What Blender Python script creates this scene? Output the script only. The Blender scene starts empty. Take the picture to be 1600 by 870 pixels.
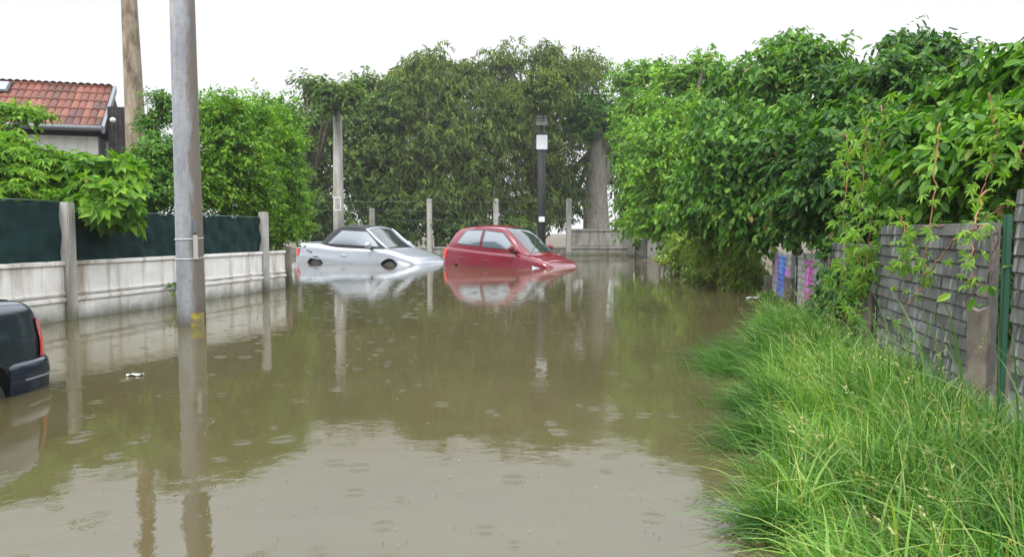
import bpy, bmesh, math, random
import numpy as np
from mathutils import Vector, Matrix
random.seed(7)
RNG = np.random.default_rng(11)
S = bpy.context.scene
R = math.radians
H, F, HOR = 1.15, 1150.0, 362.0          # eye height above the water, focal length and horizon row in 1600 px

# ------------------------------------------------------------------ camera
cam = bpy.data.cameras.new("camera")
cam.sensor_width = 36.0
cam.lens = 36.0 * F / 1600.0
cam.clip_start, cam.clip_end = 0.05, 3000
co = bpy.data.objects.new("camera", cam)
co.location = (0, 0, H)
PITCH = math.atan((435.0 - HOR) / F)
co.rotation_euler = (math.pi / 2 - PITCH, 0, 0)
S.collection.objects.link(co)
S.camera = co

# ------------------------------------------------------------------ overcast sky, soft sun, exposure
SUN_EL, SUN_AZ = R(58), R(205)
w = bpy.data.worlds.new("World"); S.world = w; w.use_nodes = True
nt = w.node_tree
bg = nt.nodes["Background"]
sky = nt.nodes.new("ShaderNodeTexSky"); sky.sky_type = 'NISHITA'; sky.sun_disc = False
sky.sun_elevation, sky.sun_rotation = SUN_EL, SUN_AZ
sky.air_density, sky.dust_density = 1.0, 3.0
hs = nt.nodes.new("ShaderNodeHueSaturation"); hs.inputs['Saturation'].default_value = 0.22; hs.inputs['Value'].default_value = 0.22     # cloud veils most of the clear-sky glow
nt.links.new(sky.outputs[0], hs.inputs['Color'])
tc = nt.nodes.new("ShaderNodeTexCoord"); sx = nt.nodes.new("ShaderNodeSeparateXYZ")
nt.links.new(tc.outputs['Generated'], sx.inputs[0])
rmp = nt.nodes.new("ShaderNodeValToRGB")            # overcast sky: dimmer at the horizon, brightest overhead
rmp.color_ramp.elements[0].position = 0.0; rmp.color_ramp.elements[0].color = (.455, .458, .462, 1)
el_ = rmp.color_ramp.elements.new(.265); el_.color = (.455, .46, .47, 1)
el_ = rmp.color_ramp.elements.new(.40); el_.color = (1.10, 1.18, 1.30, 1)
rmp.color_ramp.elements[3].position = 0.8; rmp.color_ramp.elements[3].color = (1.55, 1.60, 1.66, 1)
nt.links.new(sx.outputs['Z'], rmp.inputs[0])
sc_ = nt.nodes.new("ShaderNodeVectorMath"); sc_.operation = 'SCALE'; sc_.inputs['Scale'].default_value = 20.0
nt.links.new(rmp.outputs[0], sc_.inputs[0])
ad = nt.nodes.new("ShaderNodeVectorMath"); ad.operation = 'ADD'
nt.links.new(hs.outputs[0], ad.inputs[0]); nt.links.new(sc_.outputs[0], ad.inputs[1])
nt.links.new(ad.outputs[0], bg.inputs['Color'])
bg.inputs['Strength'].default_value = 0.10
sl = bpy.data.lights.new("sun", 'SUN'); sl.energy = 2.6; sl.angle = R(16); sl.color = (1, .965, .91)
so = bpy.data.objects.new("sun", sl)
so.rotation_euler = Vector((-math.sin(SUN_AZ) * math.cos(SUN_EL), -math.cos(SUN_AZ) * math.cos(SUN_EL), -math.sin(SUN_EL))).to_track_quat('-Z', 'Y').to_euler()
S.collection.objects.link(so)
vs = S.view_settings
vs.view_transform = 'Standard'; vs.look = 'None'; vs.gamma = 1; vs.use_curve_mapping = False
vs.exposure = 0.0
S.cycles.use_denoising = True
S.cycles.max_bounces = 7; S.cycles.diffuse_bounces = 3; S.cycles.glossy_bounces = 3
S.cycles.transmission_bounces = 5; S.cycles.caustics_reflective = False; S.cycles.caustics_refractive = False

# ------------------------------------------------------------------ helpers
def G(px, Y, z=0.0):                     # world point at depth Y seen in column px
    return Vector(((px - 800) / F * Y, Y, z))
def P(px, py, Y):                        # world point at depth Y seen at a pixel
    return Vector(((px - 800) / F * Y, Y, H + (HOR - py) / F * Y))
def ss(a, b, x):
    t = np.clip((x - a) / (b - a), 0, 1); return t * t * (3 - 2 * t)

def link(o, parent=None):
    S.collection.objects.link(o)
    if parent is not None: o.parent = parent
    return o
def tag(o, label=None, cat=None, group=None, kind=None):
    if label: o['label'] = label
    if cat: o['category'] = cat
    if group: o['group'] = group
    if kind: o['kind'] = kind
    return o
def empty(name, loc, label, cat, group=None, rz=0):
    o = bpy.data.objects.new(name, None); o.empty_display_size = .2
    o.location = loc; o.rotation_euler = (0, 0, rz)
    link(o); return tag(o, label, cat, group)

class MB:                                # collects geometry for ONE mesh object
    def __init__(s): s.v = []; s.f = []; s.sm = []
    def add(s, vs_, fs, smooth=False):
        b = len(s.v); s.v += [tuple(p) for p in vs_]
        for f in fs: s.f.append([b + i for i in f]); s.sm.append(smooth)
    def box(s, c, d, ax=None, ch=0.0):   # centre, full sizes, optional axes, chamfer
        c = Vector(c); hx, hy, hz = [q / 2 for q in d]
        bm = bmesh.new(); bmesh.ops.create_cube(bm, size=1)
        for v in bm.verts: v.co = Vector((v.co.x * 2 * hx, v.co.y * 2 * hy, v.co.z * 2 * hz))
        if ch > 0: bmesh.ops.bevel(bm, geom=bm.edges[:], offset=ch, segments=2, affect='EDGES')
        bm.verts.index_update()
        M = Matrix.Identity(3) if ax is None else ax
        s.add([c + M @ v.co for v in bm.verts], [[v.index for v in f.verts] for f in bm.faces])
        bm.free()
    def tube(s, pts, rad, n=8, caps=True):
        pts = [Vector(p) for p in pts]
        if not hasattr(rad, '__len__'): rad = [rad] * len(pts)
        vv = []; ff = []
        up = Vector((0.13, .21, 1)).normalized()
        for i, p in enumerate(pts):
            t = (pts[min(i + 1, len(pts) - 1)] - pts[max(i - 1, 0)]).normalized()
            a = t.cross(up) if abs(t.dot(up)) < .93 else t.cross(Vector((1, .1, 0)))
            a.normalize(); b = t.cross(a)
            for k in range(n):
                an = 2 * math.pi * k / n
                vv.append(p + (a * math.cos(an) + b * math.sin(an)) * rad[i])
        for i in range(len(pts) - 1):
            for k in range(n):
                k2 = (k + 1) % n
                ff.append((i * n + k, i * n + k2, (i + 1) * n + k2, (i + 1) * n + k))
        s.add(vv, ff, True)
        if caps:
            b = len(s.v) - len(vv)
            s.f.append([b + k for k in range(n)][::-1]); s.sm.append(False)
            s.f.append([b + (len(pts) - 1) * n + k for k in range(n)]); s.sm.append(False)
    def grid(s, fn, nu, nv, smooth=True):
        vv = [fn(i / nu, j / nv) for i in range(nu + 1) for j in range(nv + 1)]
        ff = [(i * (nv + 1) + j, (i + 1) * (nv + 1) + j, (i + 1) * (nv + 1) + j + 1, i * (nv + 1) + j + 1)
              for i in range(nu) for j in range(nv)]
        s.add(vv, ff, smooth)
    def build(s, name, m, parent=None, loc=None):
        me = bpy.data.meshes.new(name)
        me.from_pydata(s.v, [], s.f); me.update()
        me.polygons.foreach_set('use_smooth', s.sm)
        me.materials.append(m)
        o = bpy.data.objects.new(name, me)
        if loc is not None: o.location = loc
        return link(o, parent)

def np_mesh(name, V, Q, m, parent=None, smooth=False, nrm=None):   # big quad mesh from arrays
    me = bpy.data.meshes.new(name)
    V = np.ascontiguousarray(V, dtype=np.float32); Q = np.ascontiguousarray(Q, dtype=np.int32)
    me.vertices.add(len(V)); me.vertices.foreach_set('co', V.ravel())
    k = Q.shape[1]
    me.loops.add(Q.size); me.loops.foreach_set('vertex_index', Q.ravel())
    me.polygons.add(len(Q)); me.polygons.foreach_set('loop_start', np.arange(0, Q.size, k, dtype=np.int32))
    me.polygons.foreach_set('use_smooth', np.full(len(Q), smooth))
    me.update(calc_edges=True)
    me.materials.append(m)
    o = bpy.data.objects.new(name, me)
    return link(o, parent)

# ------------------------------------------------------------------ materials
class Mat:
    def __init__(s, name):
        s.m = bpy.data.materials.new(name); s.m.use_nodes = True
        s.t = s.m.node_tree; s.b = s.t.nodes["Principled BSDF"]; s.out = s.t.nodes["Material Output"]
    def n(s, k, **kw):
        x = s.t.nodes.new("ShaderNode" + k)
        for a, b in kw.items(): setattr(x, a, b)
        return x
    def l(s, a, b): s.t.links.new(a, b)
    def set(s, **kw):
        for k, v in kw.items():
            s.b.inputs[k.replace('_', ' ')].default_value = v
        return s
    def ramp(s, src, stops):
        r = s.n("ValToRGB"); e = r.color_ramp.elements
        while len(e) < len(stops): e.new(.5)
        for el, (p, c) in zip(e, stops):
            el.position = p; el.color = (*c, 1) if len(c) == 3 else c
        s.l(src, r.inputs[0]); return r.outputs[0]
    def noise(s, scale, detail=5, rough=.6, vec=None, sc3=None):
        x = s.n("TexNoise"); x.inputs['Scale'].default_value = scale
        x.inputs['Detail'].default_value = detail; x.inputs['Roughness'].default_value = rough
        if vec is None: vec = s.n("TexCoord").outputs['Object']
        if sc3:
            mp = s.n("Mapping"); mp.inputs['Scale'].default_value = sc3
            s.l(vec, mp.inputs[0]); vec = mp.outputs[0]
        s.l(vec, x.inputs['Vector']); return x.outputs['Fac']
    def mix(s, fac, a, b, mode='MIX'):
        x = s.n("Mix", data_type='RGBA', blend_type=mode)
        for sock, val in ((x.inputs[0], fac), (x.inputs[6], a), (x.inputs[7], b)):
            if hasattr(val, 'is_linked'): s.l(val, sock)
            elif isinstance(val, (int, float)): sock.default_value = val
            else: sock.default_value = (*val, 1)
        return x.outputs[2]
    def math(s, op, a, b=0.0, c=None):
        x = s.n("Math", operation=op)
        for i, v in enumerate((a, b) if c is None else (a, b, c)):
            if hasattr(v, 'is_linked'): s.l(v, x.inputs[i])
            else: x.inputs[i].default_value = v
        return x.outputs[0]
    def bump(s, h, strength=.4, dist=.02):
        x = s.n("Bump"); x.inputs['Strength'].default_value = strength; x.inputs['Distance'].default_value = dist
        s.l(h, x.inputs['Height']); s.l(x.outputs[0], s.b.inputs['Normal']); return x
    def col(s, c): s.l(c, s.b.inputs['Base Color'])

def simple(name, c, rough=.5, metal=0, **kw):
    q = Mat(name); q.set(Base_Color=(*c, 1), Roughness=rough, Metallic=metal)
    for k, v in kw.items(): q.b.inputs[k.replace('_', ' ')].default_value = v
    return q.m

def leaf_mat(name, stops, rough=.5, trans=.38, tint=(1.2, 1.3, .4)):
    q = Mat(name)
    g = q.n("NewGeometry")
    c = q.ramp(g.outputs['Random Per Island'], stops)
    big = q.ramp(q.noise(1.4, 3), [(.32, (.6, .68, .7)), (.68, (1.4, 1.28, 1.05))])
    c = q.mix(1.0, c, big, 'MULTIPLY')
    q.col(c); q.set(Roughness=rough); q.b.inputs['Specular IOR Level'].default_value = .28
    tr = q.n("BsdfTranslucent"); q.l(q.mix(1.0, c, tint, 'MULTIPLY'), tr.inputs['Color'])
    mx = q.n("MixShader"); mx.inputs[0].default_value = trans
    q.l(q.b.outputs[0], mx.inputs[1]); q.l(tr.outputs[0], mx.inputs[2]); q.l(mx.outputs[0], q.out.inputs['Surface'])
    return q.m

LM = {}
LM['bright'] = leaf_mat("leaf_bright_green", [(0, (.05, .15, .006)), (.5, (.12, .28, .012)), (.96, (.22, .40, .028)), (1, (.26, .20, .05))])
LM['mid'] = leaf_mat("leaf_mid_green", [(0, (.025, .09, .008)), (.5, (.065, .19, .014)), (.965, (.16, .32, .04)), (1, (.22, .17, .05))])
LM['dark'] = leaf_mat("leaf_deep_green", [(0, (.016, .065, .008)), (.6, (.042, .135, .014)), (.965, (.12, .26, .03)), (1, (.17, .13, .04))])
LM['olive'] = leaf_mat("leaf_olive", [(0, (.09, .11, .018)), (.45, (.12, .22, .022)), (1, (.22, .33, .05))])
LM['brown'] = leaf_mat("leaf_brownish", [(0, (.17, .10, .04)), (.3, (.14, .20, .03)), (1, (.22, .34, .05))])
LM['far'] = leaf_mat("leaf_far_green", [(0, (.03, .08, .012)), (.5, (.08, .16, .022)), (1, (.17, .25, .045))], rough=.6)
LM['conifer'] = leaf_mat("leaf_conifer", [(0, (.045, .06, .014)), (.4, (.075, .13, .02)), (1, (.19, .26, .055))], rough=.6)
LM['vine'] = leaf_mat("leaf_vine", [(0, (.09, .21, .02)), (.5, (.14, .3, .03)), (1, (.22, .36, .05))])

def bark_mat(name, a, b, sc=(9, 9, 2)):
    q = Mat(name)
    n = q.noise(1.0, 7, .65, sc3=sc)
    q.col(q.ramp(n, [(.3, a), (.7, b)])); q.set(Roughness=.85); q.bump(n, .8, .03); return q.m
BARK = bark_mat("bark_brown", (.05, .036, .024), (.17, .13, .09))
BARKG = bark_mat("bark_grey", (.10, .09, .075), (.24, .22, .19))
BARKL = bark_mat("bark_pale", (.085, .055, .03), (.38, .31, .23), (7, 7, 2.4))
STEM = simple("vine_stem_red", (.26, .10, .04), .5)
DRY = simple("dry_twig", (.10, .06, .045), .7)

def concrete_mat(name, lo, hi, stain, wl=(.0, .22), moss=(.07, .075, .03)):
    q = Mat(name); tcn = q.n("TexCoord").outputs['Object']
    n = q.noise(3.2, 8, .62); f = q.noise(60, 4, .6)
    c = q.ramp(n, [(.25, lo), (.75, hi)])
    st = q.noise(1.0, 6, .6, sc3=(5, 5, .55))
    c = q.mix(q.ramp(st, [(.46, (0, 0, 0)), (.68, (.85, .85, .85))]), c, stain)
    z = q.n("SeparateXYZ"); q.l(q.n("NewGeometry").outputs['Position'], z.inputs[0])
    zz = q.math('ADD', z.outputs['Z'], q.math('MULTIPLY', q.math('SUBTRACT', n, .5), .3))
    mr = q.n("MapRange"); q.l(zz, mr.inputs[0]); mr.inputs[1].default_value = wl[0]; mr.inputs[2].default_value = wl[1]
    mr.inputs[3].default_value = .8; mr.inputs[4].default_value = 0
    c = q.mix(mr.outputs[0], c, moss)
    q.col(c); q.set(Roughness=.75); q.bump(q.math('ADD', n, q.math('MULTIPLY', f, .4)), .35, .015)
    return q.m
WHITEC = concrete_mat("concrete_whitewashed", (.66, .62, .575), (.88, .86, .835), (.27, .205, .14))
GREYC = concrete_mat("concrete_post_grey", (.30, .29, .26), (.46, .45, .42), (.17, .15, .12))
FARC = concrete_mat("concrete_far_panel", (.24, .23, .20), (.36, .35, .31), (.14, .13, .11))
ROTC = concrete_mat("concrete_crumbling", (.09, .075, .06), (.24, .20, .165), (.055, .045, .035), wl=(.1, .3))

def pole_mat():
    q = Mat("concrete_pole")
    n = q.noise(1.0, 8, .65, sc3=(5, 5, 1.1)); f = q.noise(45, 5, .6)
    c = q.ramp(n, [(.3, (.15, .16, .18)), (.52, (.27, .28, .30)), (.72, (.40, .41, .42))])
    sp = q.ramp(q.noise(14, 5, .6), [(.52, (0, 0, 0)), (.68, (1, 1, 1))])
    c = q.mix(q.math('MULTIPLY', sp, .5), c, (.16, .14, .11))
    # brown weather streak down one side
    x = q.n("SeparateXYZ"); q.l(q.n("TexCoord").outputs['Object'], x.inputs[0])
    e = q.math('ADD', x.outputs['X'], q.math('MULTIPLY', q.math('SUBTRACT', q.noise(1.0, 5, .6, sc3=(9, 9, 2.2)), .5), .22))
    c = q.mix(q.ramp(e, [(.06, (0, 0, 0)), (.105, (.85, .85, .85))]), c, (.13, .10, .07))
    low = q.n("MapRange"); q.l(q.math('ADD', x.outputs['Z'], q.math('MULTIPLY', n, .12)), low.inputs[0])
    low.inputs[1].default_value = .5; low.inputs[2].default_value = .75; low.inputs[3].default_value = .8; low.inputs[4].default_value = 0
    c = q.mix(low.outputs[0], c, (.12, .11, .06))
    q.col(c); q.set(Roughness=.7); q.bump(q.math('ADD', n, f), .4, .01); return q.m
POLEC = pole_mat()

def block_mat(name, paint=None):
    q = Mat(name)
    g = q.n("NewGeometry")
    base = q.ramp(g.outputs['Random Per Island'], [(0, (.05, .05, .048)), (.5, (.09, .09, .086)), (1, (.155, .153, .147))])
    n = q.noise(9, 8, .65); f = q.noise(90, 4, .6)
    c = q.mix(1.0, base, q.ramp(n, [(.3, (.7, .7, .68)), (.7, (1.25, 1.25, 1.22))]), 'MULTIPLY')
    st = q.noise(1.0, 6, .62, sc3=(14, 14, 2.2))
    c = q.mix(q.ramp(st, [(.56, (0, 0, 0)), (.68, (.8, .8, .8))]), c, (.40, .40, .38))
    tcn = q.n("TexCoord"); s3 = q.n("SeparateXYZ"); q.l(tcn.outputs['Object'], s3.inputs[0])
    low = q.math('SUBTRACT', .72, q.math('ADD', s3.outputs['Z'], q.math('MULTIPLY', q.noise(2.6, 5, .6), .95)))
    c = q.mix(q.ramp(low, [(.03, (0, 0, 0)), (.16, (.8, .8, .8))]), c, (.38, .38, .35))
    if paint:
        for (x0, x1, z0, z1, colr) in paint:
            jn = q.math('MULTIPLY', q.math('SUBTRACT', q.noise(4.5, 5, .65), .5), .3)
            xx = q.math('ADD', s3.outputs['X'], jn); zz = q.math('ADD', s3.outputs['Z'], jn)
            mx_ = q.math('MULTIPLY', q.math('GREATER_THAN', xx, x0), q.math('LESS_THAN', xx, x1))
            mz_ = q.math('MULTIPLY', q.math('GREATER_THAN', zz, z0), q.math('LESS_THAN', zz, z1))
            wear = q.ramp(q.noise(11, 6, .7), [(.30, (.2, .2, .2)), (.50, (.95, .95, .95))])
            c = q.mix(q.math('MULTIPLY', q.math('MULTIPLY', mx_, mz_), wear), c, colr)
    q.col(c); q.set(Roughness=.75); q.bump(q.math('ADD', n, q.math('MULTIPLY', f, .5)), .5, .012); return q.m
BLOCK = block_mat("grey_block")
def paleblock(name, paint):
    m = block_mat(name, paint)
    for nd in m.node_tree.nodes:
        if nd.type == 'VALTORGB' and abs(nd.color_ramp.elements[0].color[0] - .05) < 1e-3:
            for e, v in zip(nd.color_ramp.elements, (.2, .27, .34)): e.color = (v, v * .985, v * .94, 1)
    return m
BLUEBL = paleblock("grey_block_blue_graffiti", [(.55, 1.55, .05, .76, (.05, .11, .48)), (.2, .6, .0, .6, (.48, .16, .46)), (.9, 1.3, .45, .75, (.10, .25, .62)), (1.5, 1.75, .3, .74, (.5, .2, .4))])
PINKBL = paleblock("grey_block_pink_graffiti", [(.5, 1.1, .1, .76, (.48, .06, .36)), (.8, 1.0, .3, .7, (.55, .22, .5))])

def net_mat():
    q = Mat("green_screen_net")
    n = q.noise(1.0, 5, .6, sc3=(2.2, 2.2, 6))
    wv = q.n("TexWave"); wv.bands_direction = 'Z'; wv.inputs['Scale'].default_value = 55
    q.l(q.n("TexCoord").outputs['Object'], wv.inputs['Vector'])
    c = q.ramp(n, [(.3, (.005, .030, .031)), (.7, (.016, .078, .074))])
    q.col(c); q.set(Roughness=.7); q.b.inputs['Specular IOR Level'].default_value = .2
    q.bump(q.math('ADD', q.math('MULTIPLY', n, 3.0), q.math('MULTIPLY', wv.outputs['Fac'], .25)), 1.0, .035); return q.m
NET = net_mat()

def paint(name, c, metal=.0, rough=.25, coat=.6):
    q = Mat(name); q.set(Base_Color=(*c, 1), Metallic=metal, Roughness=rough)
    q.b.inputs['Coat Weight'].default_value = coat; q.b.inputs['Coat Roughness'].default_value = .04
    n = q.noise(260, 2, .5); q.bump(n, .03, .001)
    d = q.noise(5, 5, .6)
    q.col(q.mix(q.ramp(d, [(.45, (0, 0, 0)), (.75, (.22, .22, .22))]), c, tuple(v * .6 + .04 for v in c)))
    return q.m
RED = paint("car_paint_red", (.15, .001, .014), .0, .16, .35)
SILVER = paint("car_paint_silver", (.40, .43, .48), .5, .3)
NAVY = paint("car_paint_dark_blue", (.007, .013, .027), .1, .18, .3)
GLASS = simple("car_glass_dark", (.02, .028, .03), .04, IOR=1.75)
GLASSB = simple("car_side_glass", (.10, .13, .15), .04, IOR=2.3)
BLACKP = simple("black_plastic", (.012, .012, .013), .45)
ARCH = simple("arch_dark", (.006, .006, .006), .9)
RUBBER = simple("tyre_rubber", (.014, .014, .015), .8)
RIM = simple("rim_alloy", (.42, .42, .44), .35, .8)
REDL = simple("tail_lamp_red", (.55, .008, .006), .15, Coat_Weight=.5)
LAMPG = simple("headlight_glass", (.62, .65, .68), .08, .3)
CHROME = simple("bright_trim", (.6, .6, .62), .2, 1)
FABRIC = simple("soft_top_fabric", (.018, .019, .022), .85)
_q = Mat("yellow_paint_worn"); _q.set(Roughness=.7)
_q.col(_q.mix(_q.ramp(_q.noise(16, 6, .7), [(.40, (0, 0, 0)), (.58, (1, 1, 1))]), (.34, .27, .03), (.13, .12, .075))); YELLOW = _q.m
WHITEP = simple("white_paint", (.62, .62, .6), .5)
TAG = simple("tag_plate", (.40, .40, .38), .5)
STEELG = simple("green_steel", (.02, .085, .05), .4)
BLACKPOLE = simple("black_wooden_pole", (.02, .02, .023), .7)
WIRE = simple("galvanised_wire", (.2, .2, .2), .4, .7)
WOODD = bark_mat("dark_wood_boards", (.022, .017, .016), (.05, .042, .042), (2, 2, 14))
PLASTER = concrete_mat("house_plaster", (.5, .5, .47), (.62, .62, .58), (.40, .39, .35), wl=(-.5, -.4))
GUTTER = simple("zinc_gutter", (.16, .17, .19), .4, .3)
BLUEP = simple("blue_plastic_film", (.01, .16, .42), .3)
FOAM = simple("pale_scrap", (.62, .63, .62), .6)

def tile_mat():
    q = Mat("red_roof_tile"); g = q.n("NewGeometry")
    c = q.ramp(g.outputs['Random Per Island'], [(0, (.045, .016, .011)), (.3, (.10, .026, .015)), (.7, (.165, .042, .02)), (1, (.22, .08, .048))])
    n = q.noise(6, 6, .7)
    c = q.mix(q.ramp(n, [(.5, (0, 0, 0)), (.72, (.75, .75, .75))]), c, (.09, .055, .045))
    q.col(c); q.set(Roughness=.65); q.bump(n, .3, .01); return q.m
TILE = tile_mat()

def ground_mat():
    q = Mat("soil"); n = q.noise(2.5, 8, .65)
    q.col(q.ramp(n, [(.3, (.045, .035, .02)), (.7, (.11, .085, .05))])); q.set(Roughness=.9); q.bump(n, .7, .05); return q.m
SOIL = ground_mat()

def water_mat():
    q = Mat("muddy_flood_water")
    pos = q.n("NewGeometry").outputs['Position']
    flat = q.n("VectorMath", operation='MULTIPLY'); q.l(pos, flat.inputs[0]); flat.inputs[1].default_value = (1, 1, 0)
    v = flat.outputs[0]
    c = q.ramp(q.noise(.35, 5, .6, vec=v), [(.3, (.056, .047, .021)), (.7, (.080, .069, .034))])
    q.col(c); q.set(Roughness=.015, IOR=1.33)
    q.b.inputs['Specular IOR Level'].default_value = .46
    hs_ = []
    for sc, prob, seed, amp, fr in ((2.0, .20, 0.0, .10, 340.0), (3.1, .20, 13.7, .09, 410.0), (5.2, .15, 41.3, .08, 500.0)):
        mp = q.n("Mapping"); mp.inputs['Location'].default_value = (seed, seed * .61, 0); q.l(v, mp.inputs[0])
        vo = q.n("TexVoronoi", voronoi_dimensions='2D'); vo.inputs['Scale'].default_value = sc; vo.inputs['Randomness'].default_value = 1.0
        q.l(mp.outputs[0], vo.inputs['Vector'])
        d = q.math('DIVIDE', vo.outputs['Distance'], sc)              # metres from the drop
        cs = q.n("SeparateColor"); q.l(vo.outputs['Color'], cs.inputs[0])
        rad = q.math('ADD', q.math('MULTIPLY', cs.outputs[1], .05), .008)   # ring radius
        dd = q.math('SUBTRACT', d, rad)
        env = q.math('POWER', 2.718, q.math('MULTIPLY', q.math('MULTIPLY', dd, dd), -1100.0))
        ring = q.math('MULTIPLY', q.math('SINE', q.math('MULTIPLY', dd, fr)), env)
        on = q.math('LESS_THAN', cs.outputs[0], prob)
        hs_.append(q.math('MULTIPLY', q.math('MULTIPLY', ring, on), amp))
    h = q.math('ADD', q.math('ADD', hs_[0], hs_[1]), hs_[2])
    w1 = q.noise(3.0, 3, .55, vec=v); w2 = q.noise(22, 3, .6, vec=v, sc3=(1, 1.0, 1))
    h = q.math('ADD', h, q.math('ADD', q.math('MULTIPLY', w1, .9), q.math('MULTIPLY', w2, .14)))
    q.bump(h, 1.0, .0022)
    return q.m
WATER = water_mat()

def grass_mat(name, stops):
    return leaf_mat(name, stops, rough=.5, trans=.3)
GRASS = grass_mat("grass_blades", [(0, (.022, .085, .012)), (.4, (.078, .22, .030)), (.75, (.15, .31, .055)), (.9, (.25, .37, .10)), (1, (.42, .34, .17))])
SEED = grass_mat("grass_seed_heads", [(0, (.16, .22, .08)), (1, (.36, .38, .2))])

# ------------------------------------------------------------------ ground and water
EDGE = np.array([(-20, -.6), (-3, -.2), (.5, .35), (1.5, .62), (2.6, .98), (4.5, 1.6), (6.5, 2.25), (8.5, 2.9), (11, 3.75), (13.5, 4.6), (20, 4.85), (30, 5.1), (60, 5.3)])
def edge_x(Y): return np.interp(Y, EDGE[:, 0], EDGE[:, 1])
def wall_x(Y): return 1.92 + .217 * Y
def fence_x(Y): return -7.86 + .215 * Y
def ground_z(x, y):
    x = np.asarray(x, float); y = np.asarray(y, float)
    lx = np.where(y < 15.4, fence_x(y) + .1, -16 - 0 * y)
    r = x - edge_x(y); l = lx - x; b = y - 36.6
    d = np.maximum(np.maximum(r, l), b)
    base = -.42 + .44 * ss(-.55, .12, d) + .07 * ss(.1, 1.4, d)
    return base + .035 * np.sin(x * 3.1 + y * 1.7) * np.sin(y * 2.3 - x) * ss(-.2, .5, d)
xs = np.concatenate([[-330, -260, -180, -90, -50, -32], np.arange(-22, 14.01, .3), [18, 30, 60, 120, 220, 330]])
ys = np.concatenate([[-330, -200, -100, -40, -15], np.arange(-6, 42.01, .3), [46, 55, 80, 140, 230, 330]])
GX, GY = np.meshgrid(xs, ys, indexing='ij')
V = np.stack([GX, GY, ground_z(GX, GY)], -1).reshape(-1, 3)
ni, nj = len(xs), len(ys)
I, J = np.meshgrid(np.arange(ni - 1), np.arange(nj - 1), indexing='ij'); a = (I * nj + J).ravel()
tag(np_mesh("ground", V, np.stack([a, a + nj, a + nj + 1, a + 1], 1), SOIL, smooth=True), kind='structure')
wt = MB(); wt.add([(-22, -14, 0), (9, -14, 0), (9, 37.6, 0), (-22, 37.6, 0)], [(0, 1, 2, 3)])
tag(wt.build("water", WATER), kind='structure')

# ------------------------------------------------------------------ foliage
def leaf_tpl(kind):
    if kind == 'oval':
        v = [(0, 0, 0), (-.21, .3, .05), (-.2, .66, .03), (0, 1, -.10), (.2, .66, .03), (.21, .3, .05)]
        q = [(0, 3, 2, 1), (0, 5, 4, 3)]
    elif kind == 'lance':
        v = [(0, 0, 0), (-.13, .32, .03), (-.1, .66, .0), (0, 1, -.16), (.1, .66, .0), (.13, .32, .03)]
        q = [(0, 3, 2, 1), (0, 5, 4, 3)]
    elif kind == 'quad':
        v = [(0, 0, 0), (-.27, .5, .04), (0, 1, -.08), (.27, .5, .04)]; q = [(0, 3, 2, 1)]
    else:                                # palmate: five leaflets; 'maple' wider and joined
        wd = .13 if kind == 'palm' else .25
        v, q = [], []
        for k, (an, ln) in enumerate(((-75, .62), (-38, .85), (0, 1), (38, .85), (75, .62))):
            s_, c_ = math.sin(R(an)), math.cos(R(an)); b = len(v)
            for (x, y, z) in ((0, 0, 0), (-wd, .5, .04), (0, 1, -.14), (wd, .5, .04)):
                x, y = x * ln, y * ln
                v.append((x * c_ + y * s_, -x * s_ + y * c_, z))
            q.append((b, b + 3, b + 2, b + 1))
    return np.array(v, float), np.array(q, int)

def norm(a): return a / np.maximum(np.linalg.norm(a, axis=-1, keepdims=True), 1e-9)

def leaves(name, pos, axis, up, size, kind, m, parent=None):
    T, Q = leaf_tpl(kind)
    ax = norm(axis); sd = norm(np.cross(ax, up)); nm = np.cross(sd, ax)
    size = np.asarray(size).reshape(-1, 1, 1)
    V = pos[:, None, :] + size * (T[None, :, 0:1] * sd[:, None, :] + T[None, :, 1:2] * ax[:, None, :] + T[None, :, 2:3] * nm[:, None, :])
    n = len(pos); F_ = (Q[None] + (np.arange(n) * len(T))[:, None, None]).reshape(-1, Q.shape[1])
    return np_mesh(name, V.reshape(-1, 3), F_, m, parent)

def crown_points(blobs, per, spray, droop, rng):
    """sprays of leaves along short twigs spread through every blob; returns pos, axis, up"""
    PO, AX, UP = [], [], []
    for (c, rad, ns) in blobs:
        c = np.array(c); rad = np.array(rad)
        d = norm(rng.normal(size=(ns, 3))); r = rng.random((ns, 1)) ** .5
        lump = 1 + .22 * np.sin(d[:, :1] * 5 + c[0]) * np.sin(d[:, 1:2] * 4.3 + c[1] * 2) + .16 * np.sin(d[:, 2:3] * 7 + c[2] * 5) + .12 * rng.normal(size=(ns, 1))
        o = c + d * r * rad * lump
        tw = norm(d * np.array([1, 1, .35]) + rng.normal(size=(ns, 3)) * .55 + np.array([0, 0, .12]))
        ln = spray * rng.uniform(.6, 1.35, (ns, 1))
        t = (np.arange(per) + .5) / per
        side = np.where(np.arange(per) % 2 == 0, 1.0, -1.0)
        pp = norm(np.cross(tw, np.array([0, 0, 1.0]) + .3 * rng.normal(size=(ns, 3))))
        pos = o[:, None] + tw[:, None] * (t[None, :, None] - .4) * ln[:, None] + np.array([0, 0, -1.]) * (droop * ln[:, None] * (t[None, :, None] ** 2))
        pos = pos + rng.normal(size=pos.shape) * spray * .06
        ax = tw[:, None] * .55 + pp[:, None] * side[None, :, None] * .8 + np.array([0, 0, -.35 - droop]) + rng.normal(size=pos.shape) * .28
        up = np.array([0, 0, 1.0]) + .45 * d[:, None] + rng.normal(size=pos.shape) * .38
        PO.append(pos.reshape(-1, 3)); AX.append(ax.reshape(-1, 3)); UP.append(up.reshape(-1, 3))
    return np.concatenate(PO), np.concatenate(AX), np.concatenate(UP)

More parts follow.
